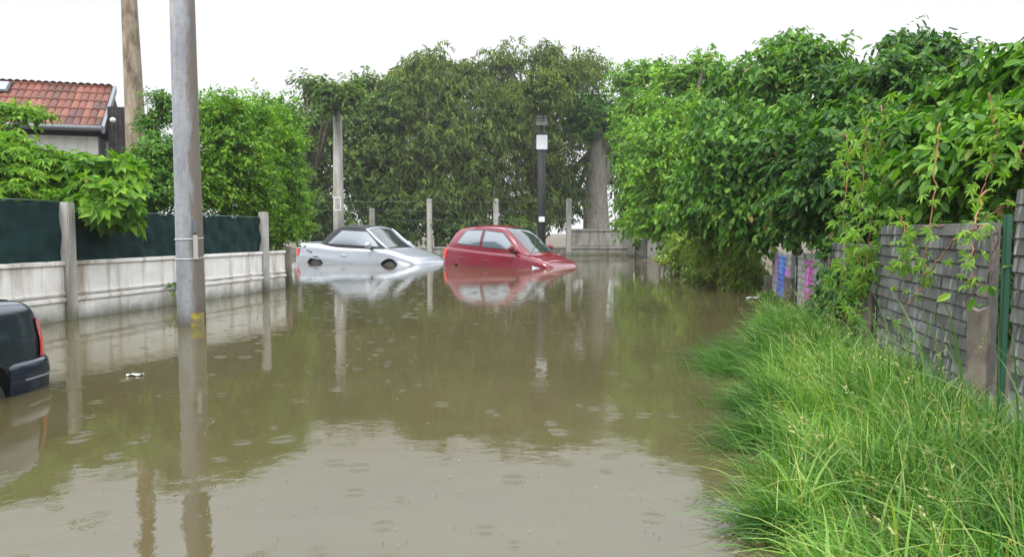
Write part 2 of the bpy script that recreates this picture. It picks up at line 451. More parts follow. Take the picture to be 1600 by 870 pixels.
def tree(name, label, cat, base, blobs, mat, leaf, size, per=11, spray=.5, droop=.25, tr=.12, bark=BARK, group=None,
         seed=1, bend=.3, trunk_name='trunk', top=None, lim=2):
    rng = np.random.default_rng(seed)
    base = Vector(base); base.z = float(ground_z(base.x, base.y)) - .05
    root = empty(name, base, label, cat, group)
    loc = np.array(base)
    bl = [(np.array(c) - loc, r, n) for c, r, n in blobs]
    po, ax, up = crown_points(bl, per, spray, droop, rng)
    leaves("crown", po, ax, up, size * rng.uniform(.5, 1.4, len(po)), leaf, mat, root)
    mb = MB()
    cen = Vector(np.mean([b[0] for b in bl], 0)) if top is None else Vector(top) - base
    n = 8
    pts = [Vector((0, 0, 0)).lerp(cen, i / (n - 1)) + Vector((bend * tr * math.sin(i * 1.3 + seed), bend * tr * math.cos(i * 1.7 + seed), 0)) * (2 if 0 < i else 0) for i in range(n)]
    mb.tube(pts, [tr * (1.25 if i == 0 else 1) * (1 - .6 * i / (n - 1)) for i in range(n)], 10)
    mb.build(trunk_name, bark, root)
    br = MB()
    for c, r, _ in bl:
        c = Vector(c)
        for k in range(4):
            st = pts[random.randint(lim, n - 2)]
            e = c + Vector([rng.uniform(-.8, .8) * r[q] for q in range(3)])
            mid = st.lerp(e, .5) + Vector((0, 0, .12 * (e - st).length))
            br.tube([st, st.lerp(mid, .5) + Vector((0, 0, .03)), mid, mid.lerp(e, .6), e], [tr * .4, tr * .32, tr * .24, tr * .15, tr * .05], 6, False)
    br.build("branches", bark, root)
    return root

def B(px, py, Y, rx, rz, ns, ry=None):     # crown lobe: centre seen at a pixel, radii in pixels of that depth
    c = P(px, py, Y); k = Y / F
    return ((c.x, c.y, c.z), (rx * k, (ry if ry else (rx + rz) / 2 * k), rz * k), ns)

# ---- the tall trees behind the flooded cars
tree("conifer_tree", "tall dense dark green tree, highest of all, behind the two flooded cars", "tree", G(690, 39.5),
     [B(690, 190, 39.5, 92, 75, 900), B(735, 112, 40.5, 34, 18, 90), B(640, 250, 39, 90, 70, 700), B(745, 250, 39, 85, 80, 700), B(690, 310, 38.5, 110, 45, 700), B(700, 128, 40, 55, 32, 320), B(675, 100, 40.5, 36, 24, 140), B(640, 118, 40.5, 34, 24, 130)],
     LM['conifer'], 'lance', .30, per=12, spray=.9, droop=.6, tr=.3, seed=3, group="tall trees behind the flooded cars")
tree("broadleaf_tree", "yellow-green broad tree between the far concrete pole and the tallest tree", "tree", G(590, 38.5),
     [B(590, 190, 39, 65, 50, 600), B(575, 260, 38.5, 60, 60, 500), B(610, 320, 38, 65, 38, 420), B(625, 150, 40, 45, 30, 220), B(572, 135, 40, 34, 20, 100)],
     LM['far'], 'oval', .26, per=12, spray=.8, tr=.22, seed=4, group="tall trees behind the flooded cars")
tree("broadleaf_tree", "dark tree rising behind the black pole with white plates", "tree", G(825, 40),
     [B(815, 190, 40, 65, 55, 650), B(850, 250, 40, 65, 60, 560), B(830, 320, 39.5, 70, 38, 420), B(780, 148, 41, 50, 34, 260), B(845, 140, 33.3, 36, 28, 190, .5), B(885, 118, 38, 40, 30, 190), B(790, 100, 41, 40, 28, 170), B(850, 92, 41, 34, 24, 120), B(915, 110, 41, 36, 32, 160)],
     LM['conifer'], 'lance', .28, per=12, spray=.85, droop=.5, tr=.22, seed=5, group="tall trees behind the flooded cars")
tree("broadleaf_tree", "pale green tree behind the silver car's boot and the far concrete pole", "tree", G(488, 37.5),
     [B(492, 215, 39, 50, 52, 480), B(480, 275, 38, 46, 55, 420), B(500, 330, 37, 50, 35, 320), B(525, 180, 40, 38, 32, 200), B(530, 150, 32.7, 34, 26, 170, .5), B(490, 140, 39, 26, 24, 90)],
     LM['far'], 'oval', .25, per=12, spray=.75, tr=.2, seed=6, group="tall trees behind the flooded cars")
tree("old_tree", "old tree with a very thick grey trunk beside the far panel fence", "tree", G(932, 40.5),
     [B(915, 180, 41, 60, 40, 480), B(960, 200, 41.5, 50, 45, 420), B(985, 260, 42.5, 40, 60, 350), B(880, 300, 42.5, 45, 50, 300)],
     LM['mid'], 'oval', .26, per=12, spray=.8, tr=.82, bark=BARKG, seed=8, bend=.02, top=P(930, 175, 40.5))

# ---- behind the whitewashed fence
tree("leafy_tree", "bushy bright green tree right behind the tall concrete pole in the water", "tree", G(338, 14.2),
     [B(355, 230, 14.6, 62, 72, 900), B(325, 290, 14.2, 50, 48, 480), B(395, 290, 15, 45, 70, 600), B(345, 172, 15, 48, 28, 300), B(392, 190, 15.4, 50, 36, 380)],
     LM['bright'], 'oval', .085, per=12, spray=.36, tr=.10, seed=10, group="trees behind the whitewashed fence")
tree("leafy_tree", "bright green tree at the far end of the whitewashed fence", "tree", G(435, 17.5),
     [B(435, 245, 17.5, 42, 80, 700), B(455, 330, 17.8, 30, 60, 380), B(415, 345, 17, 32, 48, 360), B(432, 178, 18, 40, 30, 260)],
     LM['bright'], 'oval', .10, per=12, spray=.4, tr=.11, seed=11, group="trees behind the whitewashed fence")
tree("leafy_tree", "green shrubby tree between the pale bare trunk and the concrete pole", "tree", G(240, 13),
     [B(252, 250, 13, 34, 46, 480), B(225, 290, 12.6, 45, 38, 460), B(262, 290, 13.2, 35, 42, 360), B(260, 168, 13.6, 20, 30, 120), B(238, 190, 13.4, 14, 18, 50)],
     LM['mid'], 'oval', .075, per=12, spray=.32, tr=.07, seed=12, group="trees behind the whitewashed fence")
tree("maple_bush", "light green maple bush spilling over the dark green netting", "bush", G(150, 10.6),
     [B(150, 274, 10.5, 48, 32, 160), B(170, 310, 10.0, 30, 34, 85), B(112, 280, 10.5, 42, 36, 130), B(200, 265, 10.8, 24, 20, 50)],
     LM['bright'], 'maple', .2, per=5, spray=.34, droop=.35, tr=.04, seed=13, trunk_name='stem')
tree("shrub", "dense green shrub under the tiled eave, behind the netting next to the dark car", "bush", G(30, 10.2),
     [B(25, 262, 10.2, 62, 36, 380), B(95, 268, 10.8, 45, 22, 190), B(0, 300, 9.8, 80, 26, 280), B(-60, 250, 9.9, 60, 50, 300), B(-5, 225, 10.4, 42, 25, 150)],
     LM['bright'], 'palm', .12, per=8, spray=.34, droop=.3, tr=.05, seed=14, trunk_name='stem')
tree("leafy_branch_tree", "slim tree whose leafy bough crosses the red tiled roof", "tree", G(-70, 11.5),
     [B(10, 172, 11.5, 30, 12, 70), B(55, 180, 11.4, 30, 8, 55), B(-60, 175, 11.6, 60, 30, 220)],
     LM['bright'], 'oval', .085, per=10, spray=.3, tr=.06, seed=15)
# pale bare trunk with a little foliage
tree("pale_trunk_tree", "tree with a pale peeling trunk standing between house and concrete pole", "tree", G(222, 15.5),
     [((-8.6, 15.6, 9.2), (1.5, 1.5, 1.0), 130), ((-7.3, 15.9, 9.6), (1.2, 1.2, .9), 100)],
     LM['mid'], 'oval', .09, per=9, spray=.35, tr=.25, bark=BARKL, seed=16, bend=.03, top=(-7.95, 15.5, 9.3), lim=6)

# ---- right bank
tree("overhanging_tree", "large leaved bush hanging over the near grey block wall and green post", "tree", (4.6, 6.2, 0),
     [B(1505, 235, 6.0, 95, 70, 230), B(1590, 225, 5.4, 70, 75, 150), B(1440, 215, 6.8, 65, 50, 150), B(1480, 305, 6.6, 75, 38, 120), B(1560, 160, 6.2, 60, 30, 100), B(1650, 190, 5.2, 70, 70, 90), B(1530, 118, 6.6, 50, 34, 80), B(1610, 95, 6.0, 60, 45, 110), B(1462, 150, 7, 40, 26, 60)],
     LM['mid'], 'oval', .118, per=9, spray=.34, droop=.38, tr=.05, seed=20, group="trees along the block wall")
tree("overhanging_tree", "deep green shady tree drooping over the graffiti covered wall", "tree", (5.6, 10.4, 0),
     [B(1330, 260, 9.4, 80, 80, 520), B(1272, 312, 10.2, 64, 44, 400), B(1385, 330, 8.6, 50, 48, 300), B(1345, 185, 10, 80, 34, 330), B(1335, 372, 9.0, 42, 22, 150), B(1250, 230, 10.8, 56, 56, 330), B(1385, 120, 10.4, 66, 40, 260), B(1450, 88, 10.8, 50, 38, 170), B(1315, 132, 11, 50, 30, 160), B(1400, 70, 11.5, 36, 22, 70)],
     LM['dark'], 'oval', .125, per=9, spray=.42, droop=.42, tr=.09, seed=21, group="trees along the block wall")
tree("overhanging_tree", "broad green tree leaning out over the water above the blue scrap", "tree", (6.3, 15.5, 0),
     [B(1165, 250, 14, 86, 70, 800), B(1110, 300, 15.5, 62, 58, 560), B(1195, 325, 13.5, 62, 42, 450), B(1160, 185, 15, 80, 36, 480), B(1235, 205, 13, 56, 46, 360), B(1215, 120, 15, 60, 40, 300), B(1150, 128, 16, 46, 30, 200), B(1270, 95, 14.5, 48, 34, 190), B(1225, 72, 16, 34, 22, 90)],
     LM['mid'], 'oval', .15, per=10, spray=.52, droop=.48, tr=.12, seed=22, group="trees along the block wall")
tree("overhanging_tree", "fresh bright green tree on the bank between the far fence and the leaning tree", "tree", (6.2, 23, 0),
     [B(1045, 235, 22, 60, 70, 760), B(1036, 320, 22.5, 42, 54, 500), B(1075, 185, 23, 56, 42, 440), B(1085, 330, 20, 40, 40, 320), B(1060, 128, 24, 44, 32, 210), B(1098, 108, 24, 34, 26, 130)],
     LM['bright'], 'oval', .17, per=10, spray=.6, droop=.35, tr=.14, seed=23, group="trees along the block wall")
tree("overhanging_tree", "farthest tree on the wall side of the flooded street", "tree", (7.3, 33, 0),
     [B(998, 230, 32, 38, 66, 560), B(1010, 320, 31, 32, 56, 420), B(984, 325, 33, 22, 50, 260), B(1000, 175, 33, 44, 36, 320), B(980, 128, 34, 34, 28, 150), B(1015, 118, 34, 36, 24, 140)],
     LM['bright'], 'oval', .2, per=11, spray=.7, droop=.3, tr=.16, seed=24, group="trees along the block wall")
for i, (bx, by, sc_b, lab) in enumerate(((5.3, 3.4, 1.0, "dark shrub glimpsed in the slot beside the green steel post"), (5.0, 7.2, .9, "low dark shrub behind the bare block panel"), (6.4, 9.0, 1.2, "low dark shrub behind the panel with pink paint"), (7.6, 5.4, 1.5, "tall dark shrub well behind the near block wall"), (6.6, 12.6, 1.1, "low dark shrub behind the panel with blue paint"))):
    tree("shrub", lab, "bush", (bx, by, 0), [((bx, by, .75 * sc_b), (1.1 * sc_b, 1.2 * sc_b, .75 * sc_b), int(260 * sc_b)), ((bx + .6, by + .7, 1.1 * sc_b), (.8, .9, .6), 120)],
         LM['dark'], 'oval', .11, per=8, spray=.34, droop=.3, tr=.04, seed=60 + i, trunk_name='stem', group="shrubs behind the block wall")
tree("bank_shrub", "yellowish shrub dipping into the water beside the first graffiti panel", "bush", (5.3, 14.2, 0),
     [B(1150, 395, 15.2, 38, 38, 330), B(1172, 430, 14.4, 26, 32, 230), B(1120, 375, 16, 45, 36, 300)],
     LM['brown'], 'lance', .12, per=11, spray=.42, droop=.5, tr=.05, seed=25, trunk_name='stem', group="shrubs at the water's edge")
tree("bank_shrub", "olive shrub at the water's edge behind the blue scrap", "bush", (5.6, 18.5, 0),
     [B(1095, 385, 18.5, 45, 36, 330), B(1065, 395, 20, 30, 24, 200), B(1118, 414, 17.0, 38, 26, 260)],
     LM['olive'], 'oval', .13, per=11, spray=.45, droop=.4, tr=.05, seed=26, trunk_name='stem', group="shrubs at the water's edge")

# ------------------------------------------------------------------ whitewashed fence with green netting
FD = Vector((.215, 1, 0)).normalized(); FN = Vector((FD.y, -FD.x, 0))   # along, towards the street
FAX = Matrix(((FD.x, -FN.x, 0), (FD.y, -FN.y, 0), (0, 0, 1)))
def fp(Y, z=0, off=0): return Vector((fence_x(Y), Y, z)) + FN * off
fo = fp(9.58)
fence = empty("panel_fence", fo, "whitewashed concrete panel fence topped with dark green netting, beside the concrete pole", "fence")
posts = [2.6, 4.93, 7.25, 9.58, 11.9, 14.2]
ZT, ZM = .77, .30
for i, Yp in enumerate(posts):
    m = MB(); m.box(fp(Yp, .54, .03) - fo, (.13, .15, 1.98), FAX, .012); m.build("post", GREYC, fence)
m = MB(); m.box(fp(15.05, .2, .03) - fo, (.12, .14, 1.3), FAX, .012); tag(m.build("post", ROTC, fence), "dark weathered end post")
ends = posts + [15.05]
for a, b in zip(ends[:-1], ends[1:]):
    yc = (a + b) / 2; ln = (b - a) / FD.y - .135
    up_, lo_ = MB(), MB()
    for mb_, z0, z1 in ((up_, ZM + .012, ZT), (lo_, -.45, ZM)):
        mb_.box(fp(yc, (z0 + z1) / 2) - fo, (ln, .045, z1 - z0), FAX, .006)
        mb_.box(fp(yc, z1 - .03, .035) - fo, (ln - .004, .03, .055), FAX, .008)      # raised rail along the top edge
    lo_.box(fp(yc, -.06, .03) - fo, (ln - .004, .024, .04), FAX, .006)
    up_.box(fp(yc, ZM + .05, .03) - fo, (ln - .004, .02, .035), FAX, .006)
    up_.build("wall_panel", WHITEC, fence); lo_.build("wall_panel", WHITEC, fence)
    if b < 14.5:
        nm = MB(); z1 = 1.53 if a < 9 else 1.42
        L = ln + .03
        def netf(u, v, a=a, b=b, z1=z1, L=L, yc=yc):
            s_ = (u - .5) * L
            sag = .02 * math.sin(u * 9 * math.pi) * (v ** 3)
            p = Vector((fence_x(yc), yc, 0)) + FD * s_ + FN * (-.012 + .022 * math.sin(u * 23 + v * 5) * math.sin(v * 6 + 1) + .014 * math.sin(u * 51 + a + 3 * v) + .018 * math.sin(u * 11 - v * 7 + a) * v * (1 - v) * 3)
            return p + Vector((0, 0, ZT - .02 + (z1 - ZT + .02) * v - abs(sag))) - fo
        nm.grid(netf, 60, 14); nm.build("screen_net", NET, fence)
        rl = MB(); rl.tube([fp(a + .07, z1 + .004, -.02) - fo, fp(b - .07, z1 + .004, -.02) - fo], .012, 6); rl.build("rail", STEELG, fence)
# small creeper in the joint of the panels
ro = fp(11.55, .32, .05)
cr = empty("creeper", ro, "small green creeper growing from the joint of the white panels", "plant")
n = 46; t = RNG.random((n, 2))
po = np.array([FD * float(a_ - .5) * .34 + FN * (.01 + .08 * float(b_)) + Vector((0, 0, .03 - .2 * float(b_ * b_))) for a_, b_ in t])
leaves("leaves", po, RNG.normal(size=(n, 3)) + np.array([.8, -.4, -.4]), RNG.normal(size=(n, 3)) * .4 + np.array([.5, -.4, 1]), np.full(n, .075), 'oval', LM['mid'], cr)
m = MB(); m.tube([(0, 0, 0), FN * .05 + Vector((0, 0, .02)), FN * .08 + FD * .1 + Vector((0, 0, -.1)), FN * .06 + FD * .02 + Vector((0, 0, -.28))], .004, 5); m.build("stem", DRY, cr)

# ------------------------------------------------------------------ concrete utility pole in the water
pb = G(297, 9.1, -.5)
pole = empty("utility_pole", pb, "thick round grey concrete pole standing in the water with yellow paint at its foot", "pole")
m = MB(); m.tube([(-.02 * t, 0, .5 + 7.6 * t if t else 0) for t in (0, .05, .1, .2, .3, .45, .6, .75, .9, 1)], [.166 - .045 * t for t in (0, .05, .1, .2, .3, .45, .6, .75, .9, 1)], 28)
m.build("shaft", POLEC, pole)
def arc_patch(z0, z1, a0, a1, r, name, mat, par, ct=0.0):
    q = MB()
    q.grid(lambda u, v: Vector(((r) * math.cos(a0 + (a1 - a0) * u) + ct, (r) * math.sin(a0 + (a1 - a0) * u), z0 + (z1 - z0) * v)), 16, 4)
    return q.build(name, mat, par)
arc_patch(.46, .66, R(-70), R(-10), .1695, "paint_mark", YELLOW, pole)
for zz in (1.565, 1.325):
    q = MB(); q.tube([Vector((.165 * math.cos(R(k)) - .006, .165 * math.sin(R(k)), zz + .012 * math.sin(R(k + 40)))) for k in range(0, 361, 12)], .005, 5, False); q.build("strap", WHITEP, pole)
q = MB(); q.box((.125, -.125, 1.46), (.055, .02, .30), Matrix.Rotation(R(45), 3, 'Z'), .006); q.build("plate", TAG, pole)
q = MB(); q.box((.118, -.12, 1.71), (.06, .018, .16), Matrix.Rotation(R(45), 3, 'Z'), .006); q.build("plate", GUTTER, pole)

# ------------------------------------------------------------------ house with red tiles
hx0, hx1, hy = -17.0, -11.05, 20.0
house = empty("house", ((hx0 + hx1) / 2, hy, 0), "pale house with a red tiled roof and grey gutter behind the shrubs", "house")
hl = Vector(((hx0 + hx1) / 2, hy, 0))
HR = R(17); cl_ = Vector(((hx1 - hx0) / 2, 0, 0)); house.rotation_euler = (0, 0, HR); house.location = Vector((hx1, hy, 0)) - Matrix.Rotation(HR, 3, 'Z') @ cl_
EZ, RUN, RISE = 3.92, 1.62, 1.36
m = MB(); m.box((.0, 1.8, EZ / 2 - .12), (hx1 - hx0 - .3, 3.0, EZ - .15)); m.build("wall", PLASTER, house)
rf = MB()
rows, cols = 5, 34
rw = (hx1 - hx0) / cols
for side in (0, 1):
    for r_ in range(rows):
        for c_ in range(cols):
            x0 = (hx0 - hl.x) + c_ * rw + random.uniform(-.004, .004)
            t0, t1 = r_ / rows, (r_ + 1) / rows + .05
            lift = .05
            vv = []
            for t_, lz in ((t0, lift), (t1, .0)):
                yy, zz = RUN * t_, EZ + RISE * t_ + lz + random.uniform(-.004, .004)
                if side: yy = 2 * RUN - yy
                for k in range(5):
                    vv.append((x0 + rw * (.03 + .94 * k / 4), yy, zz + .035 * math.sin(math.pi * k / 4)))
            b0 = len(vv)
            yy, zz = RUN * t0, EZ + RISE * t0 - .02
            if side: yy = 2 * RUN - yy
            for k in range(5): vv.append((x0 + rw * (.03 + .94 * k / 4), yy, zz))
            ff = [(k, k + 1, 6 + k, 5 + k) for k in range(4)] + [(10 + k, 11 + k, k + 1, k) for k in range(4)]
            rf.add(vv, ff, False)
roof = rf.build("roof", TILE, house)
un = MB(); un.add([(hx0 - hl.x, 0.02, EZ - .06), (hx1 - hl.x, .02, EZ - .06), (hx1 - hl.x, RUN, EZ + RISE - .06), (hx0 - hl.x, RUN, EZ + RISE - .06), (hx0 - hl.x, 2 * RUN, EZ - .06), (hx1 - hl.x, 2 * RUN, EZ - .06)],
                  [(0, 1, 2, 3), (3, 2, 5, 4), (1, 5, 2), (0, 3, 4)]); un.build("roof_underlay", WOODD, house)
m = MB(); m.tube([(hx0 - hl.x, RUN, EZ + RISE + .0), (hx1 - hl.x, RUN, EZ + RISE + .0)], .07, 8); m.build("ridge_cap", TILE, house)
m = MB(); m.tube([(hx0 - hl.x, -.06, EZ - .02), (hx1 - hl.x + .03, -.06, EZ - .02)], .075, 10); m.build("gutter", GUTTER, house)
m = MB()
bz = Vector((0, RUN, RISE)); 
m.add([(hx1 - hl.x + d_, y_, z_ + e_) for d_ in (.02, .1) for (y_, z_) in ((-.05, EZ - .02), (RUN, EZ + RISE)) for e_ in (-.12, .07)], [(0, 1, 3, 2), (4, 6, 7, 5), (0, 4, 5, 1), (2, 3, 7, 6), (1, 5, 7, 3), (0, 2, 6, 4)])
m.build("barge_board", GUTTER, house)
skl = empty("x", (0, 0, 0), None, None)
bpy.data.objects.remove(skl)
sk = P(47, 157, 21.2) - hl
sl_ = math.atan2(RISE, RUN); sax = Matrix.Rotation(sl_, 3, 'X')
m = MB(); m.box((sk.x, RUN * .82, EZ + RISE * .82 + .07), (.72, .55, .07), sax, .01); swf = m.build("skylight", BLACKP, house)
m = MB(); m.box((sk.x, RUN * .82 - .005, EZ + RISE * .82 + .112), (.58, .42, .02), sax, .004); m.build("pane", simple("skylight_glass", (.18, .2, .24), .05, IOR=1.9), swf)
wn = P(90, 246, 20) - hl
m = MB(); m.box((wn.x, .30, wn.z - .45), (.62, .08, 1.1), None, .01); wf = m.build("window", WOODD, house)
m = MB(); m.box((wn.x, .262, wn.z - .45), (.5, .02, .98)); m.build("pane", GLASS, wf)
m = MB(); m.box((hx1 - hl.x + .36, .9, 3.55), (.5, 1.3, 2.0), None, .02)
for k in range(5): m.box((hx1 - hl.x + .15 + k * .105, .235, 3.55), (.012, .03, 1.98))
m.build("porch", WOODD, house)
m = MB(); m.tube([(hx1 - hl.x + .28, .24, 3.95), (hx1 - hl.x + .28, .12, 4.0), (hx1 - hl.x + .28, .08, 4.08)], .018, 6); lb = m.build("wall_lamp", BLACKP, house)
bm_ = bmesh.new(); bmesh.ops.create_uvsphere(bm_, u_segments=14, v_segments=10, radius=.075)
m = MB(); bm_.verts.index_update(); m.add([v.co + Vector((hx1 - hl.x + .28, .08, 4.16)) for v in bm_.verts], [[v.index for v in f.verts] for f in bm_.faces], True); bm_.free()
m.build("globe", WHITEP, lb)

# ------------------------------------------------------------------ far fence behind the cars
ff0 = Vector((-4, 36.2, 0))
ffe = empty("panel_fence", ff0, "low grey panel fence with tall posts and wires behind the flooded cars", "fence")
fpx = [360, 470, 583, 672, 775, 888, 985]
FXS = [G(p, 36.2).x for p in fpx]
for p, x in zip(fpx, FXS):
    m = MB(); zt = 2.75 if p != 583 else 2.3
    m.box(Vector((x, 36.1, zt / 2 - .3)) - ff0, (.26, .22, zt + .6), None, .02); m.build("post", GREYC if p in (672, 775, 888) else FARC, ffe)
for a, b in zip(FXS[:-1], FXS[1:]):
    for z0, z1 in ((-.5, .42), (.44, 1.28)) if a > 0 else ((-.5, .42),):
        m = MB(); m.box(Vector(((a + b) / 2, 36.12, (z0 + z1) / 2)) - ff0, (b - a - .265, .08, z1 - z0), None, .012)
        m.box(Vector(((a + b) / 2, 36.06, z1 - .06)) - ff0, (b - a - .27, .05, .1), None, .012); m.build("wall_panel", FARC, ffe)
for z in (1.7, 2.15, 2.6):
    m = MB(); m.tube([Vector((FXS[0], 35.97, z)) - ff0, Vector((FXS[-1], 35.97, z)) - ff0], .006, 5); m.build("wire", WIRE, ffe)
for i, (px, py, rx, rz, n_, lab) in enumerate(((500, 350, 46, 26, 170, "bushes growing through the wires behind the silver car's boot"), (612, 345, 44, 26, 190, "bushes growing through the wires behind the silver car's windscreen"), (715, 348, 46, 24, 190, "bushes growing through the wires behind the red car's tail"), (800, 352, 32, 18, 110, "low bushes between the black pole and the red car's roof"))):
    c = P(px, py, 36.9)
    tree("shrub", lab, "bush", (c.x, 37.0, 0), [B(px, py, 36.9, rx, rz, n_, .6), B(px + 12, py + 24, 36.8, rx * .8, 14, n_ // 2, .4)], LM['far'], 'oval', .22, per=10, spray=.6, droop=.4, tr=.06, seed=90 + i, trunk_name='stem', group="shrubs at the far fence")
# far poles
b0 = G(530, 33.5, -.45)
o = empty("utility_pole", b0, "slim grey concrete pole with a white square mark behind the silver car", "pole")
m = MB(); m.tube([(0, 0, 0), (0, 0, 3), (.02, 0, 6.4), (.02, 0, 7.0)], [.26, .235, .2, .195], 16); m.build("shaft", GREYC, o)
zc = P(530, 319, 33.5).z + .45
q = MB()
for dx, dz, sx_, sz_ in ((0, .28, .34, .05), (0, -.28, .34, .05), (-.15, 0, .05, .52), (.15, 0, .05, .52)):
    q.grid(lambda u, v: Vector((.245 * math.sin((dx + (u - .5) * sx_) / .245), -.245 * math.cos((dx + (u - .5) * sx_) / .245), zc + dz + (v - .5) * sz_)), 5, 1)
q.build("paint_mark", WHITEP, o)
b0 = G(846, 34, -.45)
o = empty("utility_pole", b0, "black pole carrying two white plates behind the red car", "pole")
m = MB(); m.tube([(0, 0, 0), (0, 0, 3.2), (-.03, 0, 7.0)], [.2, .185, .16], 14); m.build("shaft", BLACKPOLE, o)
for py0, py1, wd, lab in ((184, 199, .50, "small greyish sign plate"), (214, 236, .50, "white square plate"), (339, 347, .27, "small white tag low on the pole")):
    z0, z1 = P(0, py1, 34).z + .45, P(0, py0, 34).z + .45
    m = MB(); m.box((0, -.225, (z0 + z1) / 2), (wd, .03, z1 - z0), None, .012); tag(m.build("plate", TAG if py0 == 184 else simple("white_enamel", (.72, .74, .78), .4), o), lab)
    if py0 == 184:
        q = MB(); q.box((0, -.243, z0 + .28), (.34, .006, .035)); q.box((0.02, -.243, z0 + .19), (.26, .006, .03)); q.build("plate_marking", BLACKP, o)

# ------------------------------------------------------------------ cars
def spl(xs_, ys_, x):                     # smooth monotone-ish interpolation through stations
    xs_ = np.asarray(xs_, float); ys_ = np.asarray(ys_, float)
    m_ = np.gradient(ys_, xs_)
    d_ = np.diff(ys_) / np.diff(xs_)
    for i in range(1, len(xs_) - 1):
        if d_[i - 1] * d_[i] <= 0: m_[i] = 0
        else: m_[i] = np.sign(d_[i]) * min(abs(m_[i]), 2.5 * min(abs(d_[i]), abs(d_[i - 1])))
    i = np.clip(np.searchsorted(xs_, x) - 1, 0, len(xs_) - 2)
    h_ = xs_[i + 1] - xs_[i]; t = np.clip((x - xs_[i]) / h_, 0, 1)
    return (2*t**3-3*t**2+1)*ys_[i] + (t**3-2*t*t+t)*h_*m_[i] + (-2*t**3+3*t*t)*ys_[i+1] + (t**3-t*t)*h_*m_[i+1]

def dense(ring):
    a_ = np.array(ring, float); l_ = np.concatenate([[0], np.cumsum(np.hypot(*np.diff(a_, axis=0).T))])
    t_ = np.sort(np.concatenate([l_] + [l_[:-1] * (1 - k / 5) + l_[1:] * (k / 5) for k in range(1, 5)]))
    return [(float(y), float(z)) for y, z in zip(spl(l_, a_[:, 0], t_), spl(l_, a_[:, 1], t_))]
class CarShape:
    def __init__(s, prof, cab, W):
        s.p = np.array(prof, float); s.c = np.array(cab, float); s.W = W
    def sec(s, x):                        # half width, top z, bottom z of the lower body
        return tuple(float(spl(s.p[:, 0], s.p[:, k], x)) for k in (1, 2, 3))
    ring = [(0, 0), (.72, 0), (.93, .05), (.985, .22), (1.0, .45), (.995, .62), (.97, .76), (.965, .80), (.945, .9), (.88, .975), (.74, 1.0), (.4, 1.018), (0, 1.025)]
    ring = dense(ring)
    def side_y(s, x, z):                  # half width of the body side at height z
        w_, zt, zb = s.sec(x); t = (z - zb) / (zt - zb)
        r = s.ring; return w_ * float(np.interp(t, [q[1] for q in r[6:51]], [q[0] for q in r[6:51]]))
    def top_z(s, x, y):
        w_, zt, zb = s.sec(x); f = abs(y) / w_
        return zb + (zt - zb) * float(np.interp(f, [0, .4, .74, .88, .945], [1.025, 1.018, 1.0, .975, .9]))
    def body(s, mb):
        q_ = np.linspace(0, 1, 120); q_ = .45 * q_ + .55 * (.5 - .5 * np.cos(math.pi * q_)); xs_ = s.p[0, 0] + (s.p[-1, 0] - s.p[0, 0]) * q_
        full = [(y, z) for y, z in s.ring] + [(-y, z) for y, z in s.ring[-2:0:-1]]
        vv = []
        for x in xs_:
            w_, zt, zb = s.sec(x)
            for y, z in full: vv.append((x, -y * w_, zb + (zt - zb) * z))
        n_ = len(full); ff = []
        for i in range(len(xs_) - 1):
            for k in range(n_):
                k2 = (k + 1) % n_; ff.append((i*n_+k, (i+1)*n_+k, (i+1)*n_+k2, i*n_+k2))
        ff.append(tuple(range(n_))); ff.append(tuple(reversed([(len(xs_)-1)*n_+k for k in range(n_)])))
        mb.add(vv, ff, True)
    # cabin: rows x, belt half width, belt z, roof half width, roof z
    def cv(s, x): return [float(spl(s.c[:, 0], s.c[:, k], x)) for k in (1, 2, 3, 4)]
    def cab_y(s, x, z):
        wb, zb, wr, zr = s.cv(x); t = np.clip((z - zb) / max(zr - .05 - zb, .02), 0, 1); return wb + (wr - wb) * t + .03 * math.sin(math.pi * t)
    def cab_z(s, x, y):
        wb, zb, wr, zr = s.cv(x); f = min(abs(y) / max(wr, .01), 1); return zr - .035 * f * f - .02 * f ** 6
    def cabin(s, mb):
        xs_ = np.linspace(s.c[0, 0], s.c[-1, 0], 48); vv = []; n_ = 0
        for x in xs_:
            wb, zb, wr, zr = s.cv(x); half = [(wb, zb - .06)]
            for t in (0, .25, .5, .75, 1.0):
                half.append((wb + (wr - wb) * t + .03 * math.sin(math.pi * t), zb + (zr - .055 - zb) * t))
            for f in (.93, .8, .5, .0): half.append((wr * f, zr - .035 * f * f - .02 * f ** 6))
            row = half + [(-y, z) for y, z in half[-2::-1]]; n_ = len(row)
            vv += [(x, -y, z) for y, z in row]
        ff = [(i*n_+k, (i+1)*n_+k, (i+1)*n_+k+1, i*n_+k+1) for i in range(len(xs_)-1) for k in range(n_-1)]
        ff += [tuple(range(n_)), tuple(reversed([(len(xs_)-1)*n_+k for k in range(n_)]))]
        mb.add(vv, ff, True)
    def patch(s, quad, fn, off):          # bilinear quad in (a,b), lifted through fn
        (p0, p1, p2, p3) = [np.array(q) for q in quad]
        def g(u, v):
            p = (p0 * (1 - u) + p1 * u) * (1 - v) + (p3 * (1 - u) + p2 * u) * v
            return fn(p[0], p[1], off)
        mb = MB(); mb.grid(g, 14, 8); return mb

def recalc(o):
    bm = bmesh.new(); bm.from_mesh(o.data); bmesh.ops.recalc_face_normals(bm, faces=bm.faces); bm.to_mesh(o.data); bm.free()
    o.data.set_sharp_from_angle(angle=R(42))

